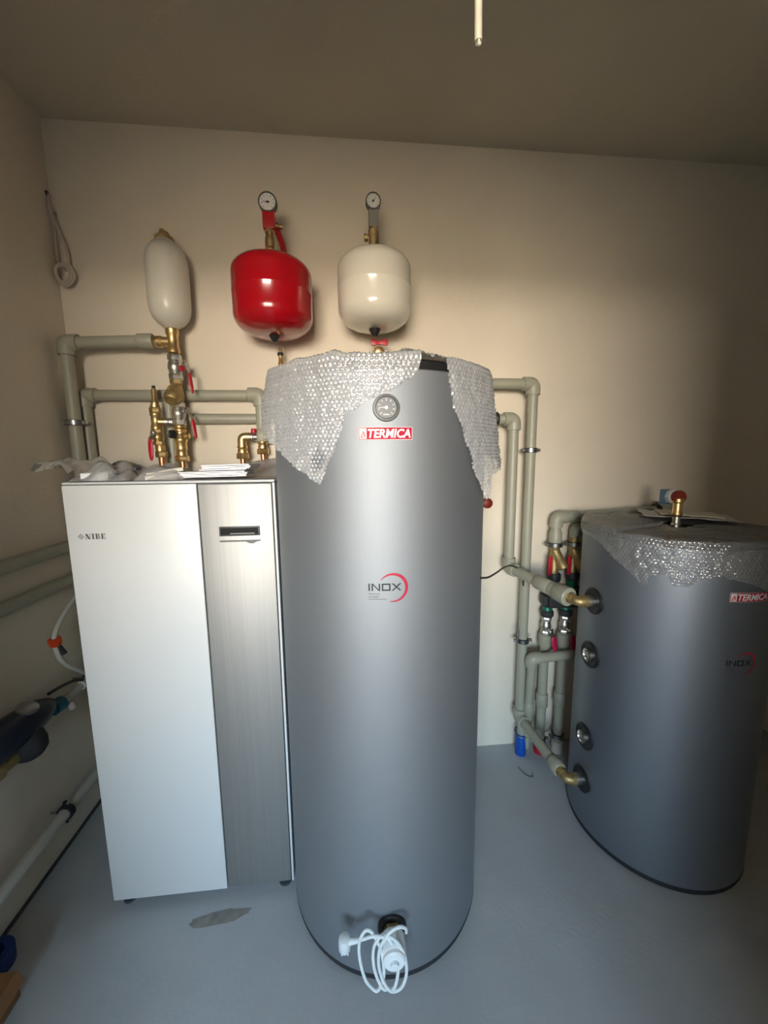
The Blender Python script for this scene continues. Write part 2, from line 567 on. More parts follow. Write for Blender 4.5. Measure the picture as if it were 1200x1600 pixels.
# ------------------------------------------------------------------ heat pump cabinet
HX0, HX1, HXS, HY0, HY1, HZ0, HZ1 = -0.815, -0.219, -0.443, 1.18, 1.745, 0.033, 1.430
hp = thing('heat_pump_cabinet', 'tall white and stainless steel indoor heat pump cabinet in the left corner', 'heat pump', ((HX0 + HX1) / 2, (HY0 + HY1) / 2, 0))
build('body', MB().box((HX0 + 0.004, HY0 + 0.022, 0.03), (HX1, HY1, 1.428)), M['cabinet'], hp, bevel=0.004)
build('top_panel', MB().box((HX0, HY0 + 0.004, 1.4315), (HX1, HY1, 1.4385)), M['cabinet'], hp, bevel=0.002)
wp = build('white_front_panel', MB().box((HX0, HY0, HZ0), (HXS - 0.0015, HY0 + 0.02, HZ1)), M['white_panel'], hp, bevel=0.004, label='white lacquered front panel')
sp = build('steel_front_panel', MB().box((HXS + 0.0015, HY0 + 0.003, HZ0 + 0.002), (HX1 - 0.010, HY0 + 0.02, HZ1 - 0.003)), M['steel'], hp, bevel=0.003, label='brushed stainless steel door')
build('side_strip', MB().box((HX1 - 0.007, HY0 + 0.004, HZ0), (HX1, HY0 + 0.03, HZ1)), M['cabinet'], hp, bevel=0.001)
build('plinth', MB().box((HX0 + 0.03, HY0 + 0.05, 0.0), (HX1 - 0.03, HY1 - 0.05, 0.031)), M['dark_gap'], hp)
for x in (HX0 + 0.02, HX1 - 0.05):
    build('foot', MB().lathe([(0.022, 0), (0.022, 0.008), (0.009, 0.011), (0.009, 0.032)], (x + 0.015, HY0 + 0.035, 0)), M['dark_gap'], hp)
# display window: dark frame, recessed glass, pale bar modelled in as a reflection; below it the finger slot
dw = build('display_frame', MB().box((-0.388, HY0 - 0.001, 1.270), (-0.269, HY0 + 0.006, 1.299)), M['dark_grey'], sp, bevel=0.0015)
build('display_glass', MB().box((-0.383, HY0 - 0.0018, 1.2745), (-0.274, HY0 + 0.004, 1.2950)), M['screen'], sp)
build('display_reflection', MB().box((-0.356, HY0 - 0.0030, 1.2765), (-0.284, HY0 + 0.003, 1.2790)), M['bezel_metal'], sp)
build('door_handle', MB().prism([(-0.388, 1.2520), (-0.312, 1.2520), (-0.300, 1.2460), (-0.290, 1.2455), (-0.280, 1.2510), (-0.269, 1.2530),
                               (-0.269, 1.2565), (-0.388, 1.2565)], (0, HY0 - 0.001, 0), (1, 0, 0), (0, 0, 1), -0.004), M['bezel'], sp, label='grey finger slot under the display')
# serif letters and diamond emblem, printed on the white panel
def serif_logo():
    mb = MB()
    k = 0.0160 / 120.0
    o = V((-0.7655, HY0 - 0.0002, 1.2725))
    def pr(poly):
        mb.prism([(x * k, y * k) for x, y in poly], o, (1, 0, 0), (0, 0, 1), 0.0006)
    def rect(x0, y0, x1, y1): pr([(x0, y0), (x1, y0), (x1, y1), (x0, y1)])
    # N
    rect(12, 0, 19, 120); rect(92, 0, 99, 120); rect(0, 112, 40, 120); rect(0, 0, 34, 7); rect(78, 113, 114, 120)
    pr([(62, 0), (99, 0), (44, 120), (8, 120)])
    # I
    x = 130
    rect(x + 12, 0, x + 46, 120); rect(x, 0, x + 58, 8); rect(x, 112, x + 58, 120)
    # B
    x = 205
    rect(x + 10, 0, x + 44, 120); rect(x, 0, x + 60, 8); rect(x, 112, x + 58, 120); rect(x + 40, 58, x + 66, 66)
    for cy, R, xe in ((88, 32, 60), (31, 33, 66)):
        n = 8
        for i in range(n):
            a, b = -PI / 2 + PI * i / n, -PI / 2 + PI * (i + 1) / n
            def pt(t, q): return (x + xe - 8 + R * q * math.cos(t) * 1.1, cy + R * (0.78 + 0.22 * q if q < 1 else 1.0) * math.sin(t))
            pr([pt(a, 0.35), pt(a, 1), pt(b, 1), pt(b, 0.35)])
    # E
    x = 322
    rect(x + 10, 0, x + 44, 120); rect(x, 0, x + 90, 8); rect(x, 112, x + 88, 120); rect(x + 40, 57, x + 66, 64)
    rect(x + 62, 42, x + 68, 80); pr([(x + 90, 0), (x + 95, 38), (x + 88, 38), (x + 70, 0)]); pr([(x + 68, 120), (x + 86, 84), (x + 92, 84), (x + 90, 120)])
    return mb
build('lettering', serif_logo(), M['ink_grey'], wp, fix=False)
def diamond():
    mb = MB()
    o = V((-0.7775, HY0 - 0.0002, 1.2805))
    def bar(a, b, w=0.0009):
        a, b = V((a[0], a[1], 0)), V((b[0], b[1], 0))
        n = V((-(b - a).y, (b - a).x, 0)).normalized() * w
        mb.prism([tuple((a - n).xy), tuple((b - n).xy), tuple((b + n).xy), tuple((a + n).xy)], o, (1, 0, 0), (0, 0, 1), 0.0006)
    R = 0.0078
    for i in range(4):
        t, u = PI / 2 * i, PI / 2 * (i + 1)
        bar((R * math.cos(t), R * math.sin(t)), (R * math.cos(u), R * math.sin(u)))
    bar((-0.0035, 0.0016), (0.0036, -0.0018), 0.0013)
    bar((-0.0035, 0.0016), (0.0005, 0.0045), 0.0006)
    bar((0.0036, -0.0018), (-0.0004, -0.0046), 0.0006)
    return mb
build('emblem', diamond(), M['silver_ink'], wp, fix=False)

# ------------------------------------------------------------------ tall hot-water tank
TX, TY, TR, TZ = 0.1055, 1.2257, 0.3195, 1.703
tank = thing('hot_water_tank', 'tall silver cylindrical hot water tank with bubble wrap over its top, in the middle', 'water tank', (TX, TY, 0))
build('jacket', MB().lathe([(TR - 0.004, 0.022), (TR, 0.026), (TR, TZ - 0.003), (TR - 0.003, TZ)], (TX, TY, 0), seg=96), M['silver'], tank)
build('base_ring', MB().lathe([(TR - 0.012, 0.0), (TR - 0.003, 0.004), (TR + 0.0005, 0.016), (TR - 0.001, 0.0235)], (TX, TY, 0), seg=96), M['rubber'], tank)
build('lid', MB().lathe([(TR - 0.002, TZ + 0.0005), (TR - 0.002, TZ + 0.018), (TR - 0.010, TZ + 0.024), (0.02, TZ + 0.028)], (TX, TY, 0), seg=96), M['black'], tank)
thm_z = 1.6137
fa = -PI / 2 - 0.038 - 0.002
fd = V((math.cos(fa), math.sin(fa), 0))
fx = V((-math.sin(fa), math.cos(fa), 0))
fo = V((TX, TY, thm_z)) + fd * (TR - 0.004)
thm = build('thermometer', MB().lathe([(0.030, 0), (0.0315, 0.006), (0.0300, 0.012), (0.0255, 0.0125), (0.0240, 0.0095), (0.0, 0.0094)], fo, fd, 40), M['bezel'], tank,
            label='round thermometer with grey dial')
build('dial', MB().lathe([(0.0238, 0.0092), (0.0238, 0.0100), (0.0, 0.0101)], fo, fd, 40), M['dial_grey'], thm)
def dial_marks(c, n, ux, R, count, a0, a1, lng, w, h):
    uy = V(n).cross(ux)
    mb = MB()
    for i in range(count):
        a = math.radians(a0 + (a1 - a0) * i / (count - 1))
        d2 = (math.cos(a), math.sin(a))
        p = (-d2[1] * w, d2[0] * w)
        q = [(d2[0] * (R - lng) - p[0], d2[1] * (R - lng) - p[1]), (d2[0] * R - p[0], d2[1] * R - p[1]),
             (d2[0] * R + p[0], d2[1] * R + p[1]), (d2[0] * (R - lng) + p[0], d2[1] * (R - lng) + p[1])]
        mb.prism(q, c, ux, uy, h)
    return mb
dc = fo + fd * 0.0102
build('scale_marks', dial_marks(dc, fd, fx, 0.0205, 9, 225, -45, 0.0055, 0.0007, 0.0004), M['label_white'], thm, fix=False)
build('needle', MB().prism([(-0.0185, -0.0006), (0.0, -0.0014), (0.003, 0.0), (0.0, 0.0014), (-0.0185, 0.0006)], dc + fd * 0.0012, fx, V((0, 0, 1)), 0.0005)
      .lathe([(0.0042, 0), (0.0042, 0.0016), (0.003, 0.0022)], dc, fd, 16), M['label_white'], thm, fix=False)
build('dial_print', MB().prism([(-0.007, -0.0165), (0.007, -0.0165), (0.007, -0.0145), (-0.007, -0.0145)], dc, fx, V((0, 0, 1)), 0.0003), M['silver_ink'], thm, fix=False)
TRL = TR + 0.0006
maker_label(tank, TX, TY, TRL, -PI / 2 + (0.0284 - TX) / TR - 0.004, 1.5415)
emblem(tank, TX, TY, TRL, -PI / 2 + (0.0459 - TX) / TR - 0.003, 1.1755, M['ink'], M['arc_red'])

# black collar and immersion heater low on the front, with its flex coiled over it
ha = -PI / 2 - 0.03
hd = V((math.cos(ha), math.sin(ha), 0))
hx = V((-math.sin(ha), math.cos(ha), 0))
hc = V((TX, TY, 0.192)) + hd * TR
heater = thing('immersion_heater', 'pale immersion heater screwed into the black collar at the foot of the tall tank', 'heater', tuple(hc))
build('collar', MB().lathe([(0.040, -0.002), (0.0405, 0.006), (0.037, 0.010), (0.030, 0.0095)], hc, hd, 32), M['black'], heater)
build('hex_plug', MB().hexnut(0.030, 0.016, hc + hd * 0.009, hd), M['brass_raw'], heater)
build('housing', MB().lathe([(0.030, 0.022), (0.0335, 0.026), (0.0335, 0.066), (0.031, 0.070), (0.0, 0.0705)], hc, hd, 28), M['white'], heater)
build('end_cap', MB().lathe([(0.0300, 0.069), (0.0300, 0.078), (0.026, 0.082), (0.0, 0.0825)], hc, hd, 28), M['white'], heater)
build('knob', MB().lathe([(0.012, 0.081), (0.0105, 0.090), (0.0, 0.091)], hc, hd, 16), M['white'], heater)
flex = thing('power_flex', 'white power flex coiled over the heater at the tall tank foot, plug hanging left', 'cable', tuple(hc + hd * 0.06))
def hp_pt(u, w, z):     # u sideways, w out from the tank, z height
    return hc + hx * u + hd * w + V((0, 0, z - hc.z))
def loop(u0, w0, du, zt, zb, tilt, n=14, wob=0.003):
    out = []
    for i in range(n):
        a = 2 * PI * i / n
        z = (zt + zb) / 2 + (zt - zb) / 2 * math.cos(a)
        u = u0 + du * math.sin(a) + tilt * (z - zt)
        out.append(hp_pt(u, w0 + 0.30 * (zt - z) + rnd.uniform(-wob, wob), z))
    return out
cord = MB()
CR = 0.0043
cord.tube(smooth_path(loop(-0.072, 0.050, 0.030, 0.256, 0.124, -0.18), 5, True), CR, 8, True)
cord.tube(smooth_path(loop(-0.030, 0.056, 0.032, 0.243, 0.126, -0.12), 5, True), CR, 8, True)
cord.tube(smooth_path(loop(-0.012, 0.060, 0.036, 0.241, 0.124, -0.12), 5, True), CR, 8, True)
cord.tube(smooth_path([hp_pt(0.036, 0.038, 0.222), hp_pt(0.034, 0.044, 0.243), hp_pt(0.016, 0.048, 0.256), hp_pt(-0.012, 0.054, 0.248),
                       hp_pt(-0.028, 0.062, 0.232)], 6), CR, 8)
cord.tube(smooth_path([hp_pt(-0.026, 0.058, 0.243), hp_pt(-0.056, 0.056, 0.245), hp_pt(-0.086, 0.052, 0.232), hp_pt(-0.108, 0.046, 0.222)], 6), CR, 8)
build('cord', cord, M['cable_white'], flex)
plug = build('plug', MB().tube(smooth_path([hp_pt(-0.088, 0.052, 0.231), hp_pt(-0.108, 0.047, 0.222), hp_pt(-0.124, 0.044, 0.217)], 4), [0.0058, 0.006, 0.0063, 0.0067, 0.0072, 0.0078, 0.0084, 0.009, 0.009], 12)
      .lathe([(0.011, 0.0), (0.0150, -0.003), (0.0165, -0.012), (0.0165, -0.034), (0.0150, -0.037), (0.0, -0.0375)], hp_pt(-0.131, 0.042, 0.230), (0, 0, 1), 20), M['cable_white'], flex)
for du in (-0.0080, 0.0080):
    build('pin', MB().lathe([(0.0024, 0), (0.0024, -0.021), (0.0012, -0.023)], hp_pt(-0.131 + du, 0.042, 0.193), (0, 0, 1), 10), M['label_white'], plug)

# ------------------------------------------------------------------ bubble wrap sheets
def lerp_table(tab, x):
    if x <= tab[0][0]: return tab[0][1]
    for (a, b), (c, d) in zip(tab, tab[1:]):
        if x <= c:
            return b + (d - b) * (x - a) / (c - a) if c > a else d
    return tab[-1][1]

def bubble_sheet(cx, cy, R, ztop, r_in, edge, flare, top_bump, step=0.0027, pitch=0.0115, amp=0.0046, seed=0.0, rim=None, hole=None, zlow=1.3, crinkle=1.6):
    """polar sheet: from radius r_in out over the lid, over the rim, down to edge(theta)"""
    nth = int(2 * PI * R / step)
    nr = int((R - r_in) / 0.006)
    nz = int((ztop - zlow) / step)
    mb = MB()
    rows = nr + nz
    idx = {}
    for j in range(rows + 1):
        for i in range(nth):
            th = -PI + 2 * PI * i / nth
            td = math.degrees(th)
            if j <= nr:
                r = r_in + (R - r_in) * j / nr
                z = ztop
                s = r - R
            else:
                r = R
                z = ztop - (j - nr) * step
                s = ztop - z
            lim = edge(td)
            if z < lim - step * 0.5 or (hole and hole(td, s)):
                continue
            p3 = V((cx + r * math.cos(th) * 1.0, cy + r * math.sin(th), z + seed))
            big = noise.noise(p3 * 9.0) + 0.5 * noise.noise(p3 * 22.0)
            fine = noise.noise(p3 * 55.0) + crinkle * (abs(noise.noise(p3 * 30.0 + V((9, 2, 4)))) - 0.25)
            # hexagonal bubbles in arc-length coordinates
            u, w = th * R / pitch, s / (pitch * 0.866)
            row = math.floor(w)
            best = 9
            for rr in (row, row + 1):
                uu = u - 0.5 * (rr % 2)
                du = uu - round(uu)
                dw = (w - rr) * 0.866
                best = min(best, du * du + dw * dw)
            b = max(0.0, 1 - best / 0.20)
            bub = amp * math.sqrt(b) if b > 0 else 0
            if j <= nr:
                out = 0.002 + bub * 0.6
                z += top_bump(td, s) + 0.006 * abs(big) * 1.0 + bub * 0.6 + 0.002 * fine
                rr_ = r
            else:
                k = min(1.0, s / 0.03)
                z += (top_bump(td, 0) + 0.006 * abs(big)) * max(0, 1 - s / 0.03)
                rr_ = r + 0.004 + flare(td, s) + k * (0.0060 * big + 0.0028 * fine) + bub
            idx[(j, i)] = len(mb.v)
            mb.v.append(V((cx + rr_ * math.cos(th), cy + rr_ * math.sin(th), z)))
    for j in range(rows):
        for i in range(nth):
            k = (i + 1) % nth
            q = [idx.get((j, i)), idx.get((j, k)), idx.get((j + 1, k)), idx.get((j + 1, i))]
            if None not in q:
                mb.f.append(tuple(reversed(q)))
    return mb

LID = TZ + 0.026
tank_edge = [(-180, 1.60), (-168, 1.575), (-154, 1.540), (-136, 1.478), (-122, 1.433), (-119, 1.470), (-114, 1.521), (-110.5, 1.57), (-110, 1.600), (-107, 1.606), (-100, 1.631),
             (-91, 1.650), (-83, 1.676), (-78, 1.700), (-77.5, 1.7275), (-66, 1.7275), (-65, 1.700), (-62, 1.621), (-58, 1.568), (-51, 1.474), (-42, 1.385), (-37, 1.40), (-34, 1.45),
             (-15, 1.47), (10, 1.50), (40, 1.62), (90, 1.68), (150, 1.66), (180, 1.60)]
def tank_flare(td, s):
    f = 0.0
    if td < -130 or td > 150:
        a = (-130 - td) if td < 0 else (360 - td - 130)
        f = min(1, a / 35) * (0.006 + 0.20 * min(s, 0.10) + 0.010 * noise.noise(V((td * 0.08, s * 16, 1.7))))
    if -66 < td < 60:
        f = max(f, min(1, (td + 66) / 75) * (0.006 + 0.22 * s))
    return min(f, 0.06)
def tank_top(td, s):
    return 0.003 + 0.022 * max(0, noise.noise(V((td * 0.07, s * 12, 3.3)))) + 0.016 * math.exp(-((td + 82) / 7) ** 2) * math.exp(-((s + 0.05) / 0.04) ** 2)
bw = build('bubble_wrap', bubble_sheet(TX, TY, TR, LID + 0.002, 0.12, lambda t: lerp_table(tank_edge, t) + 0.006 * noise.noise(V((t * 0.35, 0, 0))),
                                       tank_flare, tank_top, zlow=1.37), M['bubble'], fix=False, angle=180)
tag(bw, 'clear bubble wrap draped over the top of the tall silver tank', 'bubble wrap')

# ------------------------------------------------------------------ buffer tank on the right
BX, BY, BR, BZ = 1.2150, 1.3122, 0.3010, 1.214
buf = thing('buffer_tank', 'shorter silver cylindrical buffer tank with shade-darkened jacket and pipe ports, on the right', 'water tank', (BX, BY, 0))
build('jacket', MB().lathe([(BR - 0.004, 0.020), (BR, 0.024), (BR, BZ - 0.003), (BR - 0.003, BZ)], (BX, BY, 0), seg=96), M['silver_shaded'], buf)
build('base_ring', MB().lathe([(BR - 0.012, 0.0), (BR - 0.002, 0.004), (BR + 0.001, 0.014), (BR - 0.001, 0.0215)], (BX, BY, 0), seg=96), M['rubber'], buf)
build('lid', MB().lathe([(BR - 0.001, BZ + 0.0005), (BR - 0.001, BZ + 0.014), (BR - 0.006, BZ + 0.017), (0.02, BZ + 0.018)], (BX, BY, 0), seg=96), M['black'], buf)
pa = PI + 0.01
pd = V((math.cos(pa), math.sin(pa), 0))
PORTS = (0.9575, 0.742, 0.396, 0.209)
for i, z in enumerate(PORTS):
    po = V((BX, BY, z)) + pd * (BR - 0.006)
    fl = build('port_flange', MB().lathe([(0.050, 0), (0.050, 0.010), (0.044, 0.014), (0.026, 0.012)], po, pd, 32), M['black'], buf)
    if i in (1, 2):
        build('port_plug', MB().lathe([(0.024, 0.010), (0.024, 0.022), (0.018, 0.024), (0.016, 0.018), (0.0, 0.018)], po, pd, 20), M['chrome'], fl)
    else:
        build('port_socket', MB().lathe([(0.022, 0.010), (0.022, 0.034), (0.019, 0.036)], po, pd, 20), M['chrome'], fl)
BRL = BR + 0.0006
maker_label(buf, BX, BY, BRL, math.atan2(1.0155 - BY, 1.1488 - BX), 1.0545)
emblem(buf, BX, BY, BRL, math.atan2(1.0136 - BY, 1.161 - BX), 0.846, M['ink'], M['arc_red'])

BLID = BZ + 0.0185
buf_edge = [(-180, 1.19), (-176, 1.18), (-173, 1.174), (-158, 1.126), (-147, 1.081), (-143, 1.075), (-142.5, 1.112), (-133, 1.124), (-131.5, 1.090), (-123, 1.092), (-117, 1.120),
            (-109, 1.136), (-92, 1.110), (-78, 1.080), (-60, 1.10), (-40, 1.16), (0, 1.19), (60, 1.20), (150, 1.205), (168, 1.20), (180, 1.19)]
def buf_flare(td, s):
    f = 0.0
    if td > 140 or td < -172:
        f = 0.001
    return f + 0.03 * s * abs(noise.noise(V((td * 0.05, s * 6, 8))))
def buf_top(td, s):
    f = 0.002 + 0.010 * max(0, noise.noise(V((td * 0.05, s * 10, 5.3))))
    if td > 120 or td < -165:
        f += 0.012
    return f
bw2 = build('bubble_wrap', bubble_sheet(BX, BY, BR, BLID + 0.002, 0.06, lambda t: lerp_table(buf_edge, t) + 0.005 * noise.noise(V((t * 0.3, 4, 0))),
                                        buf_flare, buf_top, zlow=1.06, seed=5.0, amp=0.0034, crinkle=2.6), M['bubble_thin'], fix=False, angle=180)
tag(bw2, 'dusty bubble wrap spread over the top of the silver buffer tank', 'bubble wrap')
M['silver_tape'] = mat('grey_sheet', (0.50, 0.50, 0.48), 0.4)
bag = thing('document_sleeve', 'flat pale document sleeve lying on top of the silver buffer tank', 'document', (1.34, 1.42, 1.255))
def sheet_fn(cx, cy, z, w, d, rot, amp, seed, zs=0.0):
    c, s = math.cos(rot), math.sin(rot)
    def fn(u, v):
        x, y = (u - 0.5) * w, (v - 0.5) * d
        return (cx + x * c - y * s, cy + x * s + y * c, z + amp * noise.noise(V((x * 14 + seed, y * 14, seed))) + zs * (u - 0.5))
    return fn
def solid_sheet(fn, nu, nv, t):
    mb = MB()
    mb.grid(fn, nu, nv)
    n = len(mb.v)
    mb.v += [v + V((0, 0, t)) for v in mb.v[:n]]
    mb.f += [tuple(n + i for i in f) for f in mb.f[:]]
    w = nu + 1
    per = [i for i in range(w)] + [j * w + nu for j in range(1, nv + 1)] + [nv * w + i for i in range(nu - 1, -1, -1)] + [j * w for j in range(nv - 1, 0, -1)]
    for a, b in zip(per, per[1:] + per[:1]):
        mb.f.append((a, b, n + b, n + a))
    return mb
build('sleeve', solid_sheet(sheet_fn(1.355, 1.42, 1.258, 0.30, 0.20, -0.55, 0.006, 2.0, -0.006), 14, 10, 0.0015), M['silver_tape'], bag)
build('leaflet', solid_sheet(sheet_fn(1.37, 1.42, 1.263, 0.20, 0.15, -0.55, 0.003, 3.0, -0.006), 8, 6, 0.003), M['leaflet'], bag)

# brass air vent with a rust-red cap on the buffer tank
ventx, venty = 1.225, 1.315
av = thing('air_vent_valve', 'brass valve with round rust-red cap standing on the silver buffer tank', 'valve', (ventx, venty, BLID))
build('socket', MB().lathe([(0.017, 0.0), (0.017, 0.012), (0.0125, 0.016), (0.0125, 0.042)], (ventx, venty, BLID - 0.002)), M['chrome'], av)
build('body', MB().lathe([(0.0125, 0.038), (0.0175, 0.044), (0.0175, 0.052), (0.0155, 0.056), (0.0155, 0.090), (0.019, 0.094), (0.019, 0.106), (0.014, 0.110)], (ventx, venty, BLID)), M['brass'], av)
cd = V((-0.15, -1, 0.05)).normalized()
build('cap', MB().lathe([(0.016, 0.0), (0.024, 0.004), (0.0245, 0.016), (0.022, 0.021), (0.0, 0.022)], V((ventx, venty, 1.345)) - cd * 0.01, cd, 20), M['rust'], av)
build('outlet', MB().lathe([(0.011, 0), (0.011, 0.020)], (ventx, venty, BLID + 0.108)), M['rust'], av)

# ------------------------------------------------------------------ pipe fittings
RP = 0.0225
def straight(parent, a, b, r=RP, m=None, name='pipe'):
    a, b = V(a), V(b)
    return build(name, MB().lathe([(r, 0), (r, (b - a).length)], a, b - a, 20), m or M['ppr'], parent)
def elbow(parent, c, d1, d2, r=0.0305, arm=0.048, m=None, name='elbow'):
    c, d1, d2 = V(c), V(d1).normalized(), V(d2).normalized()
    mb = MB().tube(fillet([c + d1 * arm, c, c + d2 * arm], 0.030, 8), r, 20)
    return build(name, mb, m or M['ppr'], parent)
def coupling(parent, a, b, r=0.0285, m=None, name='coupling'):
    a, b = V(a), V(b)
    L = (b - a).length
    return build(name, MB().lathe([(r - 0.003, 0), (r, 0.004), (r, L - 0.004), (r - 0.003, L)], a, b - a, 20), m or M['ppr'], parent)
def run(name, label, cat, loc, group=None):
    return thing(name, label, cat, loc, group)

def clamp(c, axis, wall_dir, label, r=RP, stud=0.04, cat='pipe clamp', lug=None, m='rubber'):
    """pipe clip: rubber-lined ring, steel band halves with screw ears, stud to the wall"""
    c, axis, wd = V(c), V(axis).normalized(), V(wall_dir).normalized()
    lug = V(lug).normalized() if lug is not None else axis.cross(wd).normalized()
    t = thing('pipe_clamp', label, cat, tuple(c), 'clamps on the pipes')
    build('rubber_liner', MB().lathe([(r + 0.0003, -0.0105), (r + 0.006, -0.0105), (r + 0.006, 0.0105), (r + 0.0003, 0.0105)], c, axis, 20), M['rubber'], t)
    build('band', MB().lathe([(r + 0.0045, -0.0085), (r + 0.0085, -0.0085), (r + 0.0085, 0.0085), (r + 0.0045, 0.0085)], c, axis, 20), M['galv' if m != 'black' else 'black'], t)
    for s in (-1, 1):
        o = c + lug * s * (r + 0.006)
        ear = MB()
        ear.lathe([(0.0075, 0), (0.0075, 0.015)], o, lug * s, 10)
        e = build('screw_ear', ear, M['galv' if m != 'black' else 'black'], t)
        build('screw', MB().lathe([(0.0055, -0.012), (0.0055, -0.008), (0.003, -0.008), (0.003, 0.012)], o + lug * s * 0.009, wd, 8), M['chrome'], e)
    if stud:
        build('stud', MB().lathe([(0.004, r + 0.004), (0.004, r + 0.004 + stud)], c, wd, 8), M['galv'], t)
    return t

def lever(parent, o, out, drop, m, L=0.085, sq=0.016, arm=0.03, w=0.0085):
    """valve lever: stem with nut, bent nickel arm, coloured grip hanging along drop"""
    o, out, drop = V(o), V(out).normalized(), V(drop).normalized()
    lv = build('lever', MB().lathe([(0.0085, 0), (0.0085, sq), (0.0055, sq + 0.002), (0.0055, sq + 0.010)], o, out, 12).hexnut(0.0085, 0.005, o + out * (sq + 0.004), out), M['chrome'], parent)
    side = out.cross(drop).normalized()
    p = o + out * (sq + 0.004)
    a = MB()
    pts = [p - drop * 0.012, p + drop * 0.010, p + drop * 0.022 + out * 0.012, p + drop * (0.022 + arm * 0.3) + out * 0.015]
    for q, s in zip(pts, pts[1:]):
        n = (s - q).normalized().cross(side).normalized() * 0.0012
        k = len(a.v)
        for b in (q, s):
            for sg in (-1, 1):
                for nn in (-1, 1):
                    a.v.append(b + side * sg * w * 0.9 + n * nn)
        for f in ((0, 1, 3, 2), (4, 6, 7, 5), (0, 4, 5, 1), (2, 3, 7, 6), (0, 2, 6, 4), (1, 5, 7, 3)):
            a.f.append(tuple(k + i for i in f))
    build('lever_arm', a, M['chrome'], lv)
    g0 = pts[-1] - drop * 0.004
    mb = MB()
    n = 8
    s0 = len(mb.v)
    rows = []
    for i in range(n + 1):
        t = i / n
        hw = w * (0.75 + 0.35 * math.sin(PI * min(1, t * 1.1)) * 1.0) * (0.55 if i in (0, n) else 1)
        hh = 0.0048 * (0.55 if i in (0, n) else 1)
        cpt = g0 + drop * L * t
        rows.append(len(mb.v))
        for k in range(10):
            an = 2 * PI * k / 10
            mb.v.append(cpt + side * hw * math.cos(an) + out * hh * math.sin(an))
    for a_, b_ in zip(rows, rows[1:]):
        mb.ring_faces(a_, b_, 10)
    mb.f.append(tuple(reversed(range(rows[0], rows[0] + 10))))
    mb.f.append(tuple(range(rows[-1], rows[-1] + 10)))
    build('grip', mb, m, lv)
    return lv

def ball_valve(parent, a, b, m, r=0.024, name='ball_valve'):
    a, b = V(a), V(b)
    L = (b - a).length
    d = (b - a).normalized()
    mb = MB()
    mb.hexnut(r * 1.08, L * 0.24, a, d)
    mb.lathe([(r * 0.86, L * 0.22), (r * 0.95, L * 0.32), (r * 1.12, L * 0.42), (r * 1.15, L * 0.5), (r * 1.12, L * 0.58), (r * 0.95, L * 0.68), (r * 0.86, L * 0.78)], a, d, 20)
    for q in (0.30, 0.35, 0.66, 0.71):
        mb.lathe([(r * 0.98, L * q), (r * 1.03, L * (q + 0.012)), (r * 0.98, L * (q + 0.024))], a, d, 20)
    mb.hexnut(r * 1.08, L * 0.24, a + d * L * 0.76, d)
    return build(name, mb, m, parent)

# ------------------------------------------------------------------ left wall group
# P1: upper pipe from the brass tee to the corner, then down behind the cabinet
Y1, X1 = 1.685, -1.080
p1 = run('pipe_run', 'uppermost grey-green pipe from the white flask to the left corner, then downwards', 'pipe', (X1, Y1, 1.45))
straight(p1, (X1, Y1, 0.40), (X1, Y1, 1.91))
elbow(p1, (X1, Y1, 1.957), (0, 0, -1), (1, 0, 0))
straight(p1, (X1 + 0.046, Y1, 1.957), (-0.795, Y1, 1.966))
coupling(p1, (-0.812, Y1, 1.966), (-0.752, Y1, 1.967))
# P2: second pipe, wall to wall behind the brass columns
Y2 = 1.7375
X2 = -1.068
p2 = run('pipe_run', 'second grey-green pipe from the top, passing behind the brass valves to an elbow', 'pipe', (X2, Y2, 1.45))
straight(p2, (X2, Y2, 0.40), (X2, Y2, 1.72))
elbow(p2, (X2, Y2, 1.766), (0, 0, -1), (1, 0, 0), r=0.029)
straight(p2, (X2 + 0.046, Y2, 1.766), (-0.415, Y2, 1.768))
straight(p2, (-0.738, Y2 + 0.0005, 1.44), (-0.738, Y2 + 0.0005, 1.75), r=0.0215, name='branch_pipe')
XE = -0.360
elbow(p2, (XE, Y2 - 0.010, 1.770), (-1, 0.08, 0), (0, 0, -1), r=0.0305)
straight(p2, (XE, Y2 - 0.012, 1.625), (XE, Y2 - 0.012, 1.735))
build('threaded_adapter', MB().lathe([(0.0235, 0), (0.026, -0.004), (0.031, -0.012), (0.0325, -0.050), (0.030, -0.054)], (XE, Y2 - 0.012, 1.628), (0, 0, 1), 24), M['ppr'], p2)
def compression(parent, x, y, z1, z0, r=0.0165):
    """brass nipple, hex nut and copper tail from z1 down to z0"""
    build('brass_nipple', MB().lathe([(r + 0.0045, 0), (r + 0.0045, -0.010), (r + 0.002, -0.013), (r + 0.004, -0.018), (r + 0.004, -0.030)], (x, y, z1), (0, 0, 1), 20), M['brass'], parent)
    build('compression_nut', MB().hexnut(r + 0.010, 0.024, (x, y, z1 - 0.055), (0, 0, 1)), M['brass'], parent)
    build('copper_tail', MB().lathe([(r - 0.0045, 0), (r - 0.0045, z0 - z1 + 0.03)], (x, y, z1 - 0.03), (0, 0, 1), 16), M['copper'], parent)
compression(p2, XE, Y2 - 0.012, 1.575, 1.4386)
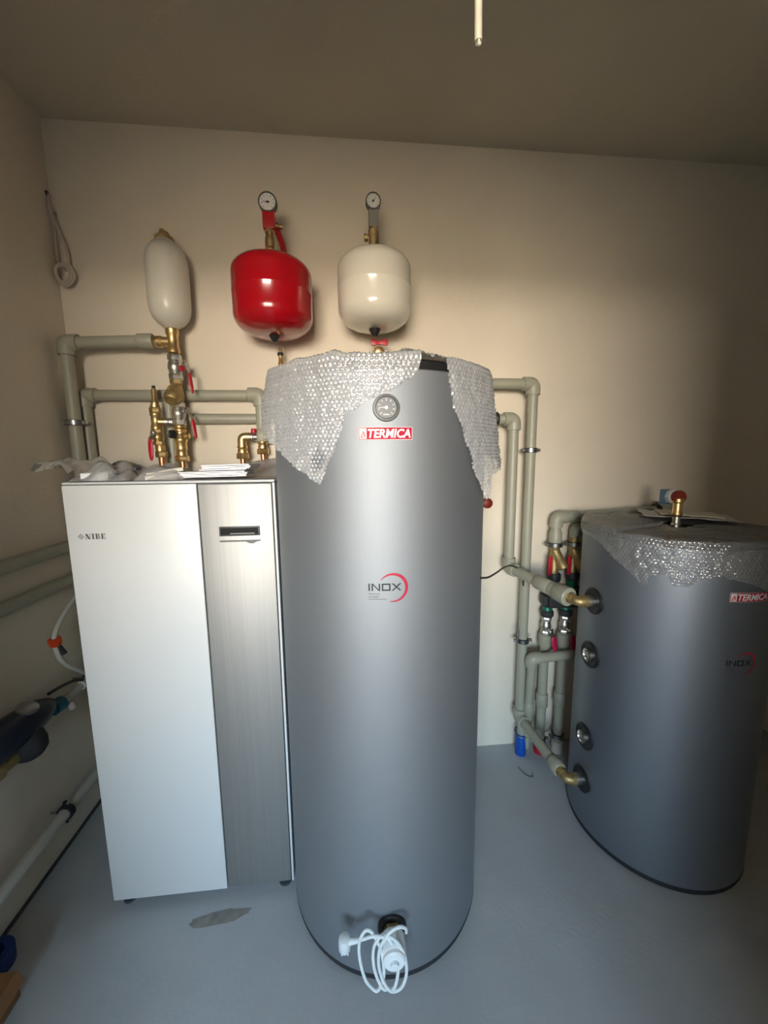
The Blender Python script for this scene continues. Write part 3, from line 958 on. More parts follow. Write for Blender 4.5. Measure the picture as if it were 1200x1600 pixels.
# P3, P5: pipes that pass behind towards the tall tank
p3 = run('pipe_run', 'third grey-green pipe, from the lower chrome valve rightwards behind the tall tank', 'pipe', (-0.40, 1.7465, 1.672))
straight(p3, (-0.655, 1.738, 1.671), (-0.41, 1.7465, 1.672), r=0.0215)
straight(p3, (-0.41, 1.7465, 1.672), (-0.10, 1.7465, 1.672), r=0.0215)
elbow(p3, (-0.06, 1.735, 1.672), (-1, 0.1, 0), (0, 0, -1), r=0.028)
p5 = run('pipe_run', 'short grey-green pipe with brass elbow and copper tail above the white documents', 'pipe', (-0.36, 1.738, 1.58))
straight(p5, (-0.360, 1.745, 1.585), (-0.10, 1.745, 1.585), r=0.0225)
build('chrome_joint', MB().lathe([(0.014, 0), (0.014, 0.02), (0.019, 0.022), (0.019, 0.042), (0.014, 0.044), (0.014, 0.06)], (-0.438, 1.690, 1.592), (1, 0.25, 0), 16), M['chrome'], p5)
build('brass_elbow', MB().tube(fillet([V((-0.405, 1.693, 1.592)), V((-0.4360, 1.687, 1.592)), V((-0.4360, 1.687, 1.555))], 0.018, 6), 0.0185, 16), M['brass'], p5)
build('red_knob', MB().lathe([(0.006, 0), (0.012, 0.003), (0.012, 0.016), (0.008, 0.020)], (-0.388, 1.695, 1.607), (0.0, 0, 1), 12), M['red_grip'], p5)
compression(p5, -0.4360, 1.687, 1.556, 1.4386)

# main brass column under the white flask
CX, CY = -0.678, 1.680
colm = thing('brass_valve_column', 'main brass and chrome valve column under the white flask', 'valve', (CX, CY, 1.4386))
build('tee', MB().lathe([(0.019, 0.0), (0.024, 0.004), (0.024, 0.020), (0.021, 0.024), (0.021, 0.070), (0.024, 0.074), (0.024, 0.092), (0.020, 0.096)], (CX, CY, 1.918), (0, 0, 1), 20)
      .lathe([(0.018, 0), (0.018, 0.040), (0.022, 0.043), (0.022, 0.058)], (CX, CY, 1.964), (-1, 0, 0), 20), M['brass'], colm)
build('side_nut', MB().hexnut(0.021, 0.020, (CX - 0.074, CY, 1.964), (1, 0, 0)).lathe([(0.014, 0), (0.014, 0.02)], (CX - 0.060, CY, 1.964), (1, 0, 0), 16), M['brass'], colm)
v1 = ball_valve(colm, (CX + 0.001, CY, 1.916), (CX + 0.001, CY, 1.818), M['chrome'], 0.0245)
lever(v1, (CX + 0.024, CY - 0.008, 1.876), (0.92, -0.4, 0), (0.10, 0, -1), M['red_grip'], L=0.080, sq=0.018, arm=0.05)
build('red_collar', MB().lathe([(0.010, 0), (0.011, 0.004), (0.011, 0.012), (0.009, 0.014)], (CX + 0.026, CY - 0.012, 1.860), (0.92, -0.4, 0), 12), M['red_grip'], v1)
st = MB()
st.hexnut(0.0235, 0.020, (CX, CY, 1.800), (0, 0, 1))
st.lathe([(0.018, 0.0), (0.022, -0.01), (0.027, -0.045), (0.024, -0.060), (0.018, -0.075)], (CX, CY, 1.802), (0, 0, 1), 20)
sd = V((-0.10, -0.62, -0.78)).normalized()
st.lathe([(0.026, 0.0), (0.030, 0.012), (0.031, 0.036), (0.032, 0.040), (0.031, 0.060), (0.025, 0.070), (0.0, 0.071)], V((CX, CY, 1.788)) + sd * 0.005, sd, 20)
build('strainer', st, M['brass_raw'], colm)
v2 = ball_valve(colm, (CX, CY, 1.732), (CX, CY, 1.640), M['chrome'], 0.0240)
lever(v2, (CX + 0.024, CY - 0.008, 1.696), (0.92, -0.4, 0), (0.10, 0, -1), M['red_grip'], L=0.080, sq=0.018, arm=0.05)
build('ribbed_nipple', MB().lathe([(0.021, 0), (0.024, -0.004), (0.024, -0.010), (0.020, -0.013), (0.024, -0.018), (0.024, -0.026), (0.019, -0.030), (0.019, -0.040)], (CX, CY, 1.642), (0, 0, 1), 20), M['brass'], colm)
sv = build('drain_valve_body', MB().lathe([(0.019, 0), (0.022, -0.004), (0.022, -0.018), (0.025, -0.022), (0.025, -0.030), (0.022, -0.034), (0.022, -0.062), (0.018, -0.066)], (CX, CY, 1.606), (0, 0, 1), 20)
      .lathe([(0.012, 0.0), (0.012, 0.034), (0.010, 0.036)], (CX, CY, 1.596), (1, -0.1, 0), 12), M['brass'], colm)
build('drain_knob', MB().lathe([(0.011, 0.018), (0.0165, 0.022), (0.0165, 0.040), (0.012, 0.044)], (CX, CY, 1.603), (-0.75, -0.66, 0), 16), M['black'], sv)
build('drain_tip', MB().lathe([(0.008, 0.040), (0.008, 0.050), (0.005, 0.052)], (CX, CY, 1.603), (-0.75, -0.66, 0), 12), M['chrome'], sv)
compression(colm, CX, CY, 1.548, 1.4386, 0.0170)

# left brass column with the automatic vent
LX, LY = -0.763, 1.662
coll = thing('brass_vent_column', 'slimmer brass column with a small vent on top and a red lever, left of main column', 'valve', (LX, LY, 1.4386))
build('vent', MB().lathe([(0.0125, 0), (0.0145, 0.004), (0.0145, 0.012), (0.0105, 0.018), (0.0105, 0.060), (0.008, 0.066)], (LX + 0.004, LY, 1.716), (0, 0, 1), 16).lathe([(0.017, 0), (0.017, 0.014)], (LX + 0.003, LY, 1.704), (0, 0, 1), 16), M['brass'], coll)
build('vent_cap', MB().lathe([(0.0055, 0), (0.0065, 0.002), (0.0065, 0.010), (0.004, 0.012)], (LX + 0.004, LY, 1.781), (0, 0, 1), 12), M['black'], coll)
build('manifold_body', MB().hexnut(0.0215, 0.022, (LX + 0.002, LY, 1.686), (0, 0, 1))
      .lathe([(0.017, 0), (0.017, -0.004), (0.0205, -0.008), (0.0205, -0.014), (0.0175, -0.018), (0.0175, -0.05), (0.0205, -0.054), (0.0205, -0.066), (0.017, -0.070)], (LX + 0.002, LY, 1.690), (0, 0, 1), 18)
      .lathe([(0.015, 0), (0.015, 0.035)], (LX + 0.002, LY, 1.652), (0.98, 0.2, 0), 14), M['brass'], coll)
build('cross_joint', MB().lathe([(0.012, 0.030), (0.0165, 0.032), (0.0165, 0.044), (0.013, 0.046), (0.0165, 0.049), (0.0165, 0.060), (0.012, 0.062)], (LX + 0.002, LY, 1.652), (0.98, 0.2, 0), 14), M['chrome'], coll)
v3 = ball_valve(coll, (LX + 0.003, LY, 1.622), (LX + 0.005, LY, 1.560), M['brass'], 0.0185)
lever(v3, (LX + 0.002, LY - 0.016, 1.607), (-0.25, -0.97, 0), (-0.02, 0, -1), M['red_grip'], L=0.085, sq=0.010, arm=0.02, w=0.0105)
build('lower_body', MB().lathe([(0.016, 0), (0.0185, -0.004), (0.0185, -0.026), (0.015, -0.030)], (LX + 0.008, LY + 0.004, 1.562), (0, 0, 1), 18), M['brass'], coll)
build('compression_nut', MB().hexnut(0.0225, 0.024, (LX + 0.010, LY + 0.005, 1.510), (0, 0, 1)), M['brass'], coll)
build('copper_tail', MB().lathe([(0.013, 0), (0.013, -0.096)], (LX + 0.010, LY + 0.005, 1.5346), (0, 0, 1), 16), M['copper'], coll)

# milky white flask on the tee
fk = thing('white_flask', 'milky white capsule-shaped flask with brass cap, above the brass tee', 'vessel', (CX, CY, 2.012))
prof = [(0.016, 0.0), (0.019, 0.003), (0.032, 0.008), (0.050, 0.020), (0.064, 0.037), (0.0725, 0.058), (0.0760, 0.080), (0.0765, 0.110), (0.0765, 0.235), (0.0745, 0.258), (0.068, 0.279), (0.057, 0.296), (0.044, 0.308), (0.034, 0.313), (0.033, 0.322)]
build('shell', MB().lathe([(r, h) for r, h in prof], (CX, CY, 2.012), (0, 0, 1), 40), M['flask'], fk)
build('brass_cap', MB().lathe([(0.034, 0.318), (0.034, 0.330), (0.026, 0.336)], (CX, CY, 2.012), (0, 0, 1), 24).hexnut(0.020, 0.018, (CX, CY, 2.344), (0, 0, 1))
      .lathe([(0.008, 0), (0.008, 0.012)], (CX - 0.006, CY - 0.004, 2.360), (0, 0, 1), 10), M['brass_raw'], fk)
fp = MB()
for i, (w, h) in enumerate(((0.007, 0.009), (0.004, 0.006), (0.005, 0.009), (0.006, 0.007))):
    fp.prism([(i * 0.008, i * 0.0012), (i * 0.008 + w, i * 0.0012), (i * 0.008 + w, h + i * 0.0012), (i * 0.008, h + i * 0.0012)], (0, 0, 0), (1, 0, 0), (0, 1, 0), 0.0004)
build('small_print', cyl_wrap(fp, CX, CY, 0.0735, -PI / 2 - 0.78, 2.252), M['ink_grey'], fk, fix=False)

# pressure gauges and expansion vessels
def gauge(parent, c, n, r, m_face, needle_deg):
    c, n = V(c), V(n).normalized()
    ux = V((0, 0, 1)).cross(n).normalized()
    uy = n.cross(ux)
    g = build('gauge', MB().lathe([(r * 0.9, -0.022), (r, -0.020), (r, 0.003), (r * 0.96, 0.006), (r * 0.86, 0.006), (r * 0.84, 0.001), (0, 0.001)], c, n, 32), M['bezel_metal'], parent)
    build('dial', MB().lathe([(r * 0.85, 0.0005), (r * 0.85, 0.0018), (0, 0.0019)], c, n, 32), m_face, g)
    build('scale_marks', dial_marks(c + n * 0.0020, n, ux, r * 0.74, 9, 225, -45, r * 0.16, r * 0.022, 0.0002), M['ink'], g, fix=False)
    a = math.radians(needle_deg)
    q = V((math.cos(a), math.sin(a)))
    p = V((-q.y, q.x)) * r * 0.05
    build('needle', MB().prism([tuple(-q * r * 0.25 - p), tuple(q * r * 0.62 - p * 0.3), tuple(q * r * 0.62 + p * 0.3), tuple(-q * r * 0.25 + p)], c + n * 0.0026, ux, uy, 0.0006)
          .lathe([(r * 0.13, 0.0022), (r * 0.10, 0.0040)], c, n, 12), M['ink'], g, fix=False)
    return g

def vessel(parent, x, y, z0, z1, r, m):
    """flanged pressure vessel: domed ends, rolled seam at half height"""
    H = z1 - z0
    db, dt = 0.070, 0.056
    prof = [(0.018, 0.0)]
    for i in range(1, 9):
        a = PI / 2 * i / 8
        prof.append((0.018 + (r - 0.018) * math.sin(a) ** 0.72, db * (1 - math.cos(a))))
    s = db + (H - db - dt) * 0.52
    prof += [(r, db + 0.006), (r, db + 0.014), (r, s - 0.004), (r + 0.0008, s - 0.002), (r + 0.0008, s + 0.002), (r, s + 0.004), (r, H - dt - 0.014), (r, H - dt - 0.006)]
    for i in range(0, 9):
        a = PI / 2 * (8 - i) / 8
        prof.append((0.016 + (r - 0.016) * math.sin(a) ** 0.66, H - dt * (1 - math.cos(a))))
    return build('shell', MB().lathe(prof, (x, y, z0), (0, 0, 1), 56), m, parent, angle=60)

VY = 1.595
RXv, WXv = -0.2665, 0.1205
rv = thing('expansion_vessel', 'glossy red expansion vessel hanging on the wall under a pressure gauge', 'vessel', (RXv, VY, 1.95))
vessel(rv, RXv, VY, 1.968, 2.236, 0.1475, M['red'])
build('valve_cap', MB().lathe([(0.007, -0.016), (0.010, -0.012), (0.021, 0.004), (0.026, 0.014)], (RXv, VY, 1.962), (0, 0, 1), 18), M['black'], rv)
build('top_fitting', MB().lathe([(0.014, -0.040), (0.014, 0.006), (0.0185, 0.010), (0.0195, 0.032), (0.0185, 0.046), (0.015, 0.050), (0.015, 0.062), (0.019, 0.066), (0.019, 0.082)], (RXv, VY, 2.270), (0, 0, 1), 18), M['brass'], rv)
br = MB()
br.box((RXv - 0.022, VY - 0.022, 2.338), (RXv + 0.022, VY + 0.022, 2.400))
rb = build('bracket_head', br, M['red_paint'], rv, bevel=0.006)
arm = MB().tube([V((RXv + 0.016, VY + 0.012, 2.372)), V((RXv + 0.034, VY + 0.055, 2.330)), V((RXv + 0.040, YB - 0.014, 2.268))], 0.012, 10)
build('bracket_arm', arm, M['red_paint'], rv)
build('wall_plate', MB().box((RXv - 0.005, YB - 0.014, 2.225), (RXv + 0.080, YB - 0.0005, 2.318)), M['red_paint'], rv, bevel=0.003)
build('relief_outlet', MB().lathe([(0.006, 0), (0.006, 0.014), (0.009, 0.016), (0.009, 0.026)], (RXv + 0.020, VY, 2.358), (1, 0.25, 0), 14), M['brass'], rv)
gauge(rv, (RXv, VY - 0.020, 2.425), (0, -1, -0.08), 0.0335, M['dial_white'], 180)

wv = thing('expansion_vessel', 'cream white expansion vessel hanging on the wall above the tall tank', 'vessel', (WXv, VY, 1.98))
vessel(wv, WXv, VY, 2.000, 2.268, 0.1410, M['cream'])
build('valve_cap', MB().lathe([(0.010, -0.020), (0.013, -0.016), (0.022, 0.002), (0.027, 0.014)], (WXv, VY, 1.994), (0, 0, 1), 18), M['black'], wv)
build('top_fitting', MB().lathe([(0.030, -0.040), (0.030, -0.032), (0.019, -0.028), (0.019, 0.018), (0.020, 0.024), (0.021, 0.050), (0.017, 0.054), (0.017, 0.062)], (WXv, VY, 2.304), (0, 0, 1), 18)
      .lathe([(0.010, 0), (0.010, 0.022), (0.014, 0.024), (0.014, 0.036)], (WXv, VY, 2.332), (-1, 0.1, 0), 14), M['brass_raw'], wv)
build('gauge_stem', MB().box((WXv - 0.018, VY - 0.016, 2.362), (WXv + 0.018, VY + 0.016, 2.425)), M['grey_plastic'], wv, bevel=0.005)
build('bracket_arm', MB().tube([V((WXv, VY + 0.012, 2.372)), V((WXv + 0.004, VY + 0.06, 2.345)), V((WXv + 0.006, YB - 0.012, 2.32))], 0.011, 10), M['brass_raw'], wv)
build('wall_plate', MB().box((WXv - 0.035, YB - 0.012, 2.275), (WXv + 0.045, YB - 0.0005, 2.360)), M['grey_plastic'], wv, bevel=0.003)
gauge(wv, (WXv - 0.001, VY - 0.018, 2.448), (0, -1, -0.08), 0.0285, M['dial_white'], 50)

# bits that rise behind the tall tank
nz = thing('brass_nozzle', 'thin brass nozzle with dark ring rising behind the tall tank, below the red vessel', 'valve', (-0.264, 1.70, 1.70))
build('stem', MB().lathe([(0.0135, 0), (0.0135, 0.03), (0.010, 0.034), (0.010, 0.105), (0.012, 0.108), (0.012, 0.135), (0.0085, 0.140), (0.0085, 0.163)], (-0.264, 1.70, 1.76), (0, 0, 1), 16), M['brass'], nz)
build('ring', MB().lathe([(0.011, 0), (0.0125, 0.002), (0.0125, 0.010), (0.011, 0.012)], (-0.264, 1.70, 1.922), (0, 0, 1), 14), M['black'], nz)
build('tip', MB().lathe([(0.006, 0), (0.006, 0.018), (0.0045, 0.022)], (-0.264, 1.70, 1.933), (0, 0, 1), 12), M['brass_raw'], nz)
build('riser_pipe', MB().tube([V((-0.264, 1.70, 1.765)), V((-0.264, 1.70, 1.70)), V((-0.18, 1.70, 1.68)), V((-0.10, 1.70, 1.60))], 0.0130, 12), M['copper'], nz)
bt = thing('butterfly_valve', 'small brass valve with red butterfly handle under the cream vessel', 'valve', (0.143, 1.69, 1.90))
build('body', MB().lathe([(0.017, 0), (0.017, 0.03), (0.021, 0.034), (0.021, 0.055), (0.016, 0.060), (0.016, 0.085)], (0.140, 1.69, 1.87), (0, 0, 1), 18).lathe([(0.020, -0.018), (0.020, 0.022), (0.014, 0.026)], (0.143, 1.69, 1.938), (0, -1, 0), 18), M['brass'], bt)
bf = MB()
for s in (-1, 1):
    bf.prism([(s * 0.003, -0.005), (s * 0.016, -0.011), (s * 0.033, -0.012), (s * 0.036, 0.0), (s * 0.033, 0.013), (s * 0.016, 0.011), (s * 0.003, 0.005)][::s], (0.143, 1.652, 1.966), (1, 0, 0), (0, 0, 1), 0.010)
bf.lathe([(0.007, 0), (0.007, 0.014)], (0.143, 1.660, 1.966), (0, -1, 0), 12)
build('butterfly_handle', bf, M['red_grip'], bt, bevel=0.002)
build('stem', MB().lathe([(0.006, 0), (0.006, 0.024)], (0.143, 1.688, 1.960), (0, -1, 0.1), 10), M['chrome'], bt)
for s in (-1, 1):
    build('side_pipe', MB().lathe([(0.008, 0), (0.008, 0.29)], (0.143 + s * 0.032, 1.70, 1.66), (0, 0, 1), 12), M['white_ppr'], bt)
build('saddle', MB().box((0.105, 1.69, 1.875), (0.181, 1.71, 1.89)), M['chrome'], bt)

# ------------------------------------------------------------------ pipes between the two tanks
# A: from behind the tall tank along the wall, down, then to the lowest buffer port
AX, AY = 0.827, 1.690
pA = run('pipe_run', 'long grey-green pipe from the wall top right down to the lowest buffer tank port', 'pipe', (AX, AY, 0.2))
straight(pA, (-0.02, AY, 1.816), (AX - 0.046, AY, 1.816))
elbow(pA, (-0.06, AY, 1.816), (1, 0, 0), (0, 0, -1))
straight(pA, (-0.06, AY, 1.60), (-0.06, AY, 1.77))
elbow(pA, (AX, AY, 1.816), (-1, 0, 0), (0, 0, -1))
straight(pA, (AX, AY, 0.255), (AX, AY, 1.770))
zl = PORTS[3]
eA = V((BX, BY, zl)) + pd * (BR + 0.062)
cA = V((AX, AY, zl + 0.003))
dA = (eA - cA).normalized()
elbow(pA, cA, (0, 0, 1), dA)
straight(pA, cA + dA * 0.046, eA - dA * 0.085)
coupling(pA, eA - dA * 0.100, eA - dA * 0.045, r=0.0300, name='threaded_adapter')
def port_elbow(parent, e, d):
    mb = MB().tube(fillet([e - d * 0.046, e, e - pd * 0.050], 0.024, 8), 0.0185, 18)
    mb.lathe([(0.0225, 0), (0.0225, 0.012)], e - d * 0.048, d, 8)
    mb.lathe([(0.0225, 0.018), (0.0225, 0.034), (0.020, 0.036)], e, -pd, 18)
    mb.lathe([(0.0215, 0), (0.0215, 0.007)], e - d * 0.030, d, 18)
    return build('brass_elbow', mb, M['brass_raw'], parent)
port_elbow(pA, eA, dA)
# B: from the back of the tall tank, down, then to the top buffer port
BPX, BPY = 0.744, 1.690
pB = run('pipe_run', 'grey-green pipe from behind the tall tank down to the top buffer tank port', 'pipe', (BPX, BPY, 0.98))
straight(pB, (0.30, BPY, 1.664), (BPX - 0.046, BPY, 1.664))
elbow(pB, (0.26, BPY, 1.664), (1, 0, 0), (-0.35, -1, 0))
straight(pB, (0.244, BPY - 0.046, 1.664), (0.212, BPY - 0.138, 1.664))
coupling(pB, (0.655, BPY, 1.664), (0.668, BPY, 1.664), r=0.0320, m=M['black'], name='rubber_sleeve')
elbow(pB, (BPX, BPY, 1.664), (-1, 0, 0), (0, 0, -1))
eB = V((BX, BY, PORTS[0])) + pd * (BR + 0.062)
cB = V((BPX, BPY, 0.984))
dB = (eB - cB).normalized()
straight(pB, (BPX, BPY, 1.028), (BPX, BPY, 1.620))
elbow(pB, cB, (0, 0, 1), dB)
straight(pB, cB + dB * 0.046, eB - dB * 0.130)
coupling(pB, eB - dB * 0.215, eB - dB * 0.130, r=0.0300)
build('threaded_adapter', MB().lathe([(0.0290, 0), (0.031, 0.004), (0.031, 0.025), (0.0355, 0.030), (0.0375, 0.090), (0.034, 0.094), (0.020, 0.094)], eB - dB * 0.134, dB, 22), M['ppr'], pB)
port_elbow(pB, eB, dB)
# H: lower horizontal from a riser behind A to the back of the buffer
pH = run('pipe_run', 'short horizontal grey-green pipe in front of the two valve risers, beside the buffer tank', 'pipe', (0.842, 1.63, 0.55))
HPX, HPY, HPZ = 0.846, 1.634, 0.552
elbow(pH, (HPX, HPY, HPZ), (1, 0, 0), (0.25, 0.30, -1), r=0.0290, arm=0.044)
straight(pH, (HPX + 0.042, HPY, HPZ), (1.20, HPY + 0.02, HPZ + 0.004))
straight(pH, (HPX + 0.012, HPY + 0.014, HPZ - 0.040), (0.862, 1.667, 0.30), r=0.0205)
coupling(pH, (0.862, 1.667, 0.305), (0.863, 1.668, 0.24), r=0.0245)
straight(pH, (0.863, 1.668, 0.245), (0.873, 1.70, 0.04), r=0.0205)

# the two risers with strainer, mixing block and ball valve
def riser(x, y, top_ppr, label, ztop):
    t = thing('valve_riser', label, 'valve', (x, y, 0.0), 'strainer risers beside the buffer tank')
    if top_ppr:
        build('reducer', MB().lathe([(0.0225, 0.14), (0.0235, 0.115), (0.0290, 0.105), (0.0300, 0.055), (0.0280, 0.045)][::-1], (x, y, 1.040), (0, 0, 1), 20), M['ppr'], t)
    else:
        build('brass_top', MB().lathe([(0.019, 0), (0.019, 0.022), (0.023, 0.026), (0.023, 0.048), (0.019, 0.050)], (x, y, 1.070), (0, 0, 1), 18), M['brass_raw'], t)
    ys = MB().lathe([(0.0235, 0), (0.0235, -0.020), (0.020, -0.026), (0.021, -0.115), (0.0225, -0.120), (0.0225, -0.138)], (x, y, 1.085), (0, 0, 1), 18)
    dd = V((0.30, -0.40, -0.86)).normalized()
    ys.lathe([(0.021, 0), (0.0225, 0.060), (0.0255, 0.064), (0.0255, 0.092), (0.020, 0.097)], (x, y, 1.058), dd, 18)
    build('strainer', ys, M['brass_raw'], t)
    b0 = build('strainer_lever', MB().lathe([(0.007, 0), (0.007, 0.022)], (x - 0.0120, y - 0.010, 1.020), (-0.85, -0.5, 0), 10), M['chrome'], t)
    g = MB().box((x - 0.044, y - 0.034, 0.945), (x - 0.026, y - 0.026, 1.035))
    build('grip', g, M['red_grip'], b0, bevel=0.003)
    build('union_nut', MB().lathe([(0.024, 0), (0.0305, 0.005), (0.0305, 0.034), (0.026, 0.040)], (x + 0.004, y, 0.907), (0, 0, 1), 12), M['dark_grey'], t)
    build('green_cone', MB().lathe([(0.020, 0), (0.026, 0.030), (0.026, 0.036)], (x + 0.004, y, 0.872), (0, 0, 1), 16), M['green'], t)
    build('green_neck', MB().lathe([(0.018, 0), (0.024, -0.014), (0.024, -0.020)], (x - 0.022, y, 0.780), (0, 0, 1), 16), M['green'], t)
    build('lower_union_nut', MB().lathe([(0.026, 0), (0.0305, 0.006), (0.0305, 0.028), (0.024, 0.034)], (x - 0.022, y, 0.729), (0, 0, 1), 12), M['dark_grey'], t)
    bv = ball_valve(t, (x - 0.022, y, 0.728), (x - 0.026, y, 0.636), M['chrome'], 0.0215)
    lever(bv, (x - 0.019, y - 0.018, 0.662), (0.30, -0.95, 0), (0.16, 0, -1), M['pink_grip'], L=0.074, sq=0.012, arm=0.0, w=0.0155)
    build('adapter', MB().lathe([(0.0220, 0), (0.0300, -0.004), (0.0300, -0.058), (0.0265, -0.064), (0.0225, -0.07)], (x - 0.026, y, 0.640), (0, 0, 1), 20), M['ppr'], t)
    straight(t, (x - 0.026, y, 0.31), (x - 0.026, y, 0.575))
    coupling(t, (x - 0.026, y, 0.325), (x - 0.026, y, 0.255), r=0.0290)
    straight(t, (x - 0.026, y, 0.055), (x - 0.026, y, 0.262))
    return t
CXr, DXr, RY = 0.972, 1.066, 1.700
rC = riser(CXr, RY, True, 'left one of two risers with brass strainer, green couplings and crimson lever', 1.2)
rD = riser(DXr, RY, False, 'right one of two strainer risers, ending in a brass top beside the buffer tank', 1.1)
mix = thing('mixing_block', 'black mixing valve block joining the two risers beside the buffer tank', 'valve', (1.02, RY, 0.84))
build('block', MB().box((CXr - 0.035, RY - 0.040, 0.782), (DXr + 0.052, RY + 0.035, 0.872)), M['rubber'], mix, bevel=0.008)
build('actuator', MB().lathe([(0.034, 0), (0.034, 0.030), (0.030, 0.034), (0.012, 0.035), (0.012, 0.045)], (DXr + 0.018, RY - 0.038, 0.846), (0, -1, 0), 20), M['black'], mix)
build('green_pointer', MB().prism([(-0.020, 0.020), (0.0, -0.028), (0.014, 0.020)], (DXr - 0.006, RY - 0.041, 0.858), (1, 0, 0), (0, 0, 1), 0.010), M['green'], mix)
build('flange', MB().box((CXr - 0.050, RY - 0.028, 0.790), (CXr - 0.034, RY + 0.025, 0.838)), M['dark_grey'], mix, bevel=0.004)
# top pipe of riser C running right behind the buffer
pT = run('pipe_run', 'grey-green pipe from the left riser along the wall behind the buffer tank', 'pipe', (CXr, RY, 1.18))
straight(pT, (CXr, RY, 1.178), (CXr, RY, 1.19), r=0.0225)
elbow(pT, (CXr, RY, 1.216), (0, 0, -1), (1, 0, 0), r=0.0300, arm=0.046)
coupling(pT, (CXr + 0.046, RY, 1.216), (CXr + 0.11, RY, 1.219), r=0.0265)
straight(pT, (CXr + 0.10, RY, 1.219), (1.56, RY, 1.241), r=0.0215)
pU = run('pipe_run', 'second pipe end behind the buffer tank, above the brass top of the right riser', 'pipe', (DXr, RY, 1.12))
straight(pU, (DXr, RY, 1.118), (DXr, RY, 1.15), r=0.0215)
elbow(pU, (DXr + 0.004, RY - 0.004, 1.165), (0, 0, -1), (0.9, -0.3, 0), r=0.027, arm=0.036)

# clamps
clamp((AX, AY, 1.527), (0, 0, 1), (0, 1, 0), 'upper pipe clamp on the long pipe right of the tall tank', stud=0.05)
clamp((AX, AY, 0.618), (0, 0, 1), (0, 1, 0), 'lower pipe clamp on the long pipe, with a tie end sticking out', stud=0.05)
clamp((CXr, RY, 1.086), (0, 0, 1), (0, 1, 0), 'pipe clamp at the top of the left riser', r=0.0262, stud=0.035)
clamp((DXr, RY, 1.086), (0, 0, 1), (0, 1, 0), 'pipe clamp at the brass top of the right riser', r=0.0235, stud=0.035)
clamp((CXr - 0.026, RY, 0.075), (0, 0, 1), (0, 1, 0), 'pipe clamp near the floor on the left riser', stud=0.035)
clamp((DXr - 0.026, RY, 0.088), (0, 0, 1), (0, 1, 0), 'pipe clamp near the floor on the right riser', stud=0.035)
clamp((1.475, RY, 1.237), (1, 0, 0.04), (0, 1, 0), 'black pipe clip on the wall pipe behind the buffer tank', r=0.0215, stud=0.035, lug=(0, 0, 1), m='black')
clamp((X1, Y1, 1.650), (0, 0, 1), (0, 1, 0), 'pipe clamp on the corner pipe at far left', stud=0.03)

# stubs at the floor under the pipes
sb = thing('floor_stub', 'bright blue wrapped pipe stub rising from the floor', 'pipe', (0.846, 1.712, 0))
build('blue_sleeve', MB().lathe([(0.026, 0), (0.0265, 0.004), (0.0265, 0.110), (0.025, 0.114)], (0.846, 1.700, 0.0), (0, 0, 1), 20), M['blue'], sb)
build('wire_clip', MB().tube(smooth_path([(0.846 + 0.033 * math.cos(a), 1.700 + 0.033 * math.sin(a), 0.119 + 0.008 * math.sin(a)) for a in [2 * PI * i / 10 for i in range(10)]], 3, True), 0.0022, 6, True), M['galv'], sb)
build('riser_pipe', MB().lathe([(0.021, 0.110), (0.021, 0.165), (0.018, 0.168)], (0.846, 1.700, 0.0), (0, 0, 1), 20), M['ppr'], sb)
build('red_sleeve', MB().lathe([(0.0265, 0), (0.0265, 0.0), (0.0265, 0.055), (0.024, 0.058)], (CXr - 0.026, RY, 0.0), (0, 0, 1), 20), M['red_paint'], rC)
build('grey_sleeve', MB().lathe([(0.028, 0), (0.028, 0.0), (0.028, 0.058), (0.024, 0.060)], (DXr - 0.026, RY, 0.0), (0, 0, 1), 20), M['plaster_cable'], rD)
tie = tag(build('tie_end', MB().box((0.785, 1.648, 0.640), (0.789, 1.656, 0.690)), M['galv']), 'loose grey tie end above the lower pipe clamp', 'cable tie')
tie.rotation_euler = (0, 0, 0)
tag(build('wire_offcut', MB().tube(smooth_path([(0.795, 1.615, 0.002), (0.80, 1.585, 0.006), (0.815, 1.560, 0.003), (0.838, 1.548, 0.004), (0.842, 1.565, 0.012)], 6), 0.0012, 6), M['dark_grey']),
    'thin dark wire offcut lying on the floor below the blue stub', 'wire')

# thin black sensor lead from the tank to the pipes
tag(build('sensor_lead', MB().tube(smooth_path([(0.385, 1.07, 1.143), (0.392, 1.08, 1.141), (0.44, 1.15, 1.119), (0.52, 1.28, 1.092), (0.608, 1.42, 1.068), (0.699, 1.56, 1.030), (0.766, 1.635, 0.992), (0.794, 1.645, 0.954), (0.801, 1.65, 0.905)], 8), 0.0032, 8), M['black']),
    'thin black sensor lead curving from the tall tank to the pipes', 'cable')
rc = thing('wall_plug', 'small round rust-red cap behind the right side of the tall tank', 'cap', (0.600, 1.62, 1.300))
build('nozzle', MB().lathe([(0.013, 0), (0.013, 0.150)], (0.602, 1.620, 1.300), (0.02, 1, 0), 14), M['brass_raw'], rc)
build('cap', MB().lathe([(0.018, 0), (0.022, 0.004), (0.022, 0.022), (0.016, 0.026), (0.0, 0.0265)], (0.602, 1.625, 1.300), (0.02, -1, 0), 20), M['rust'], rc)

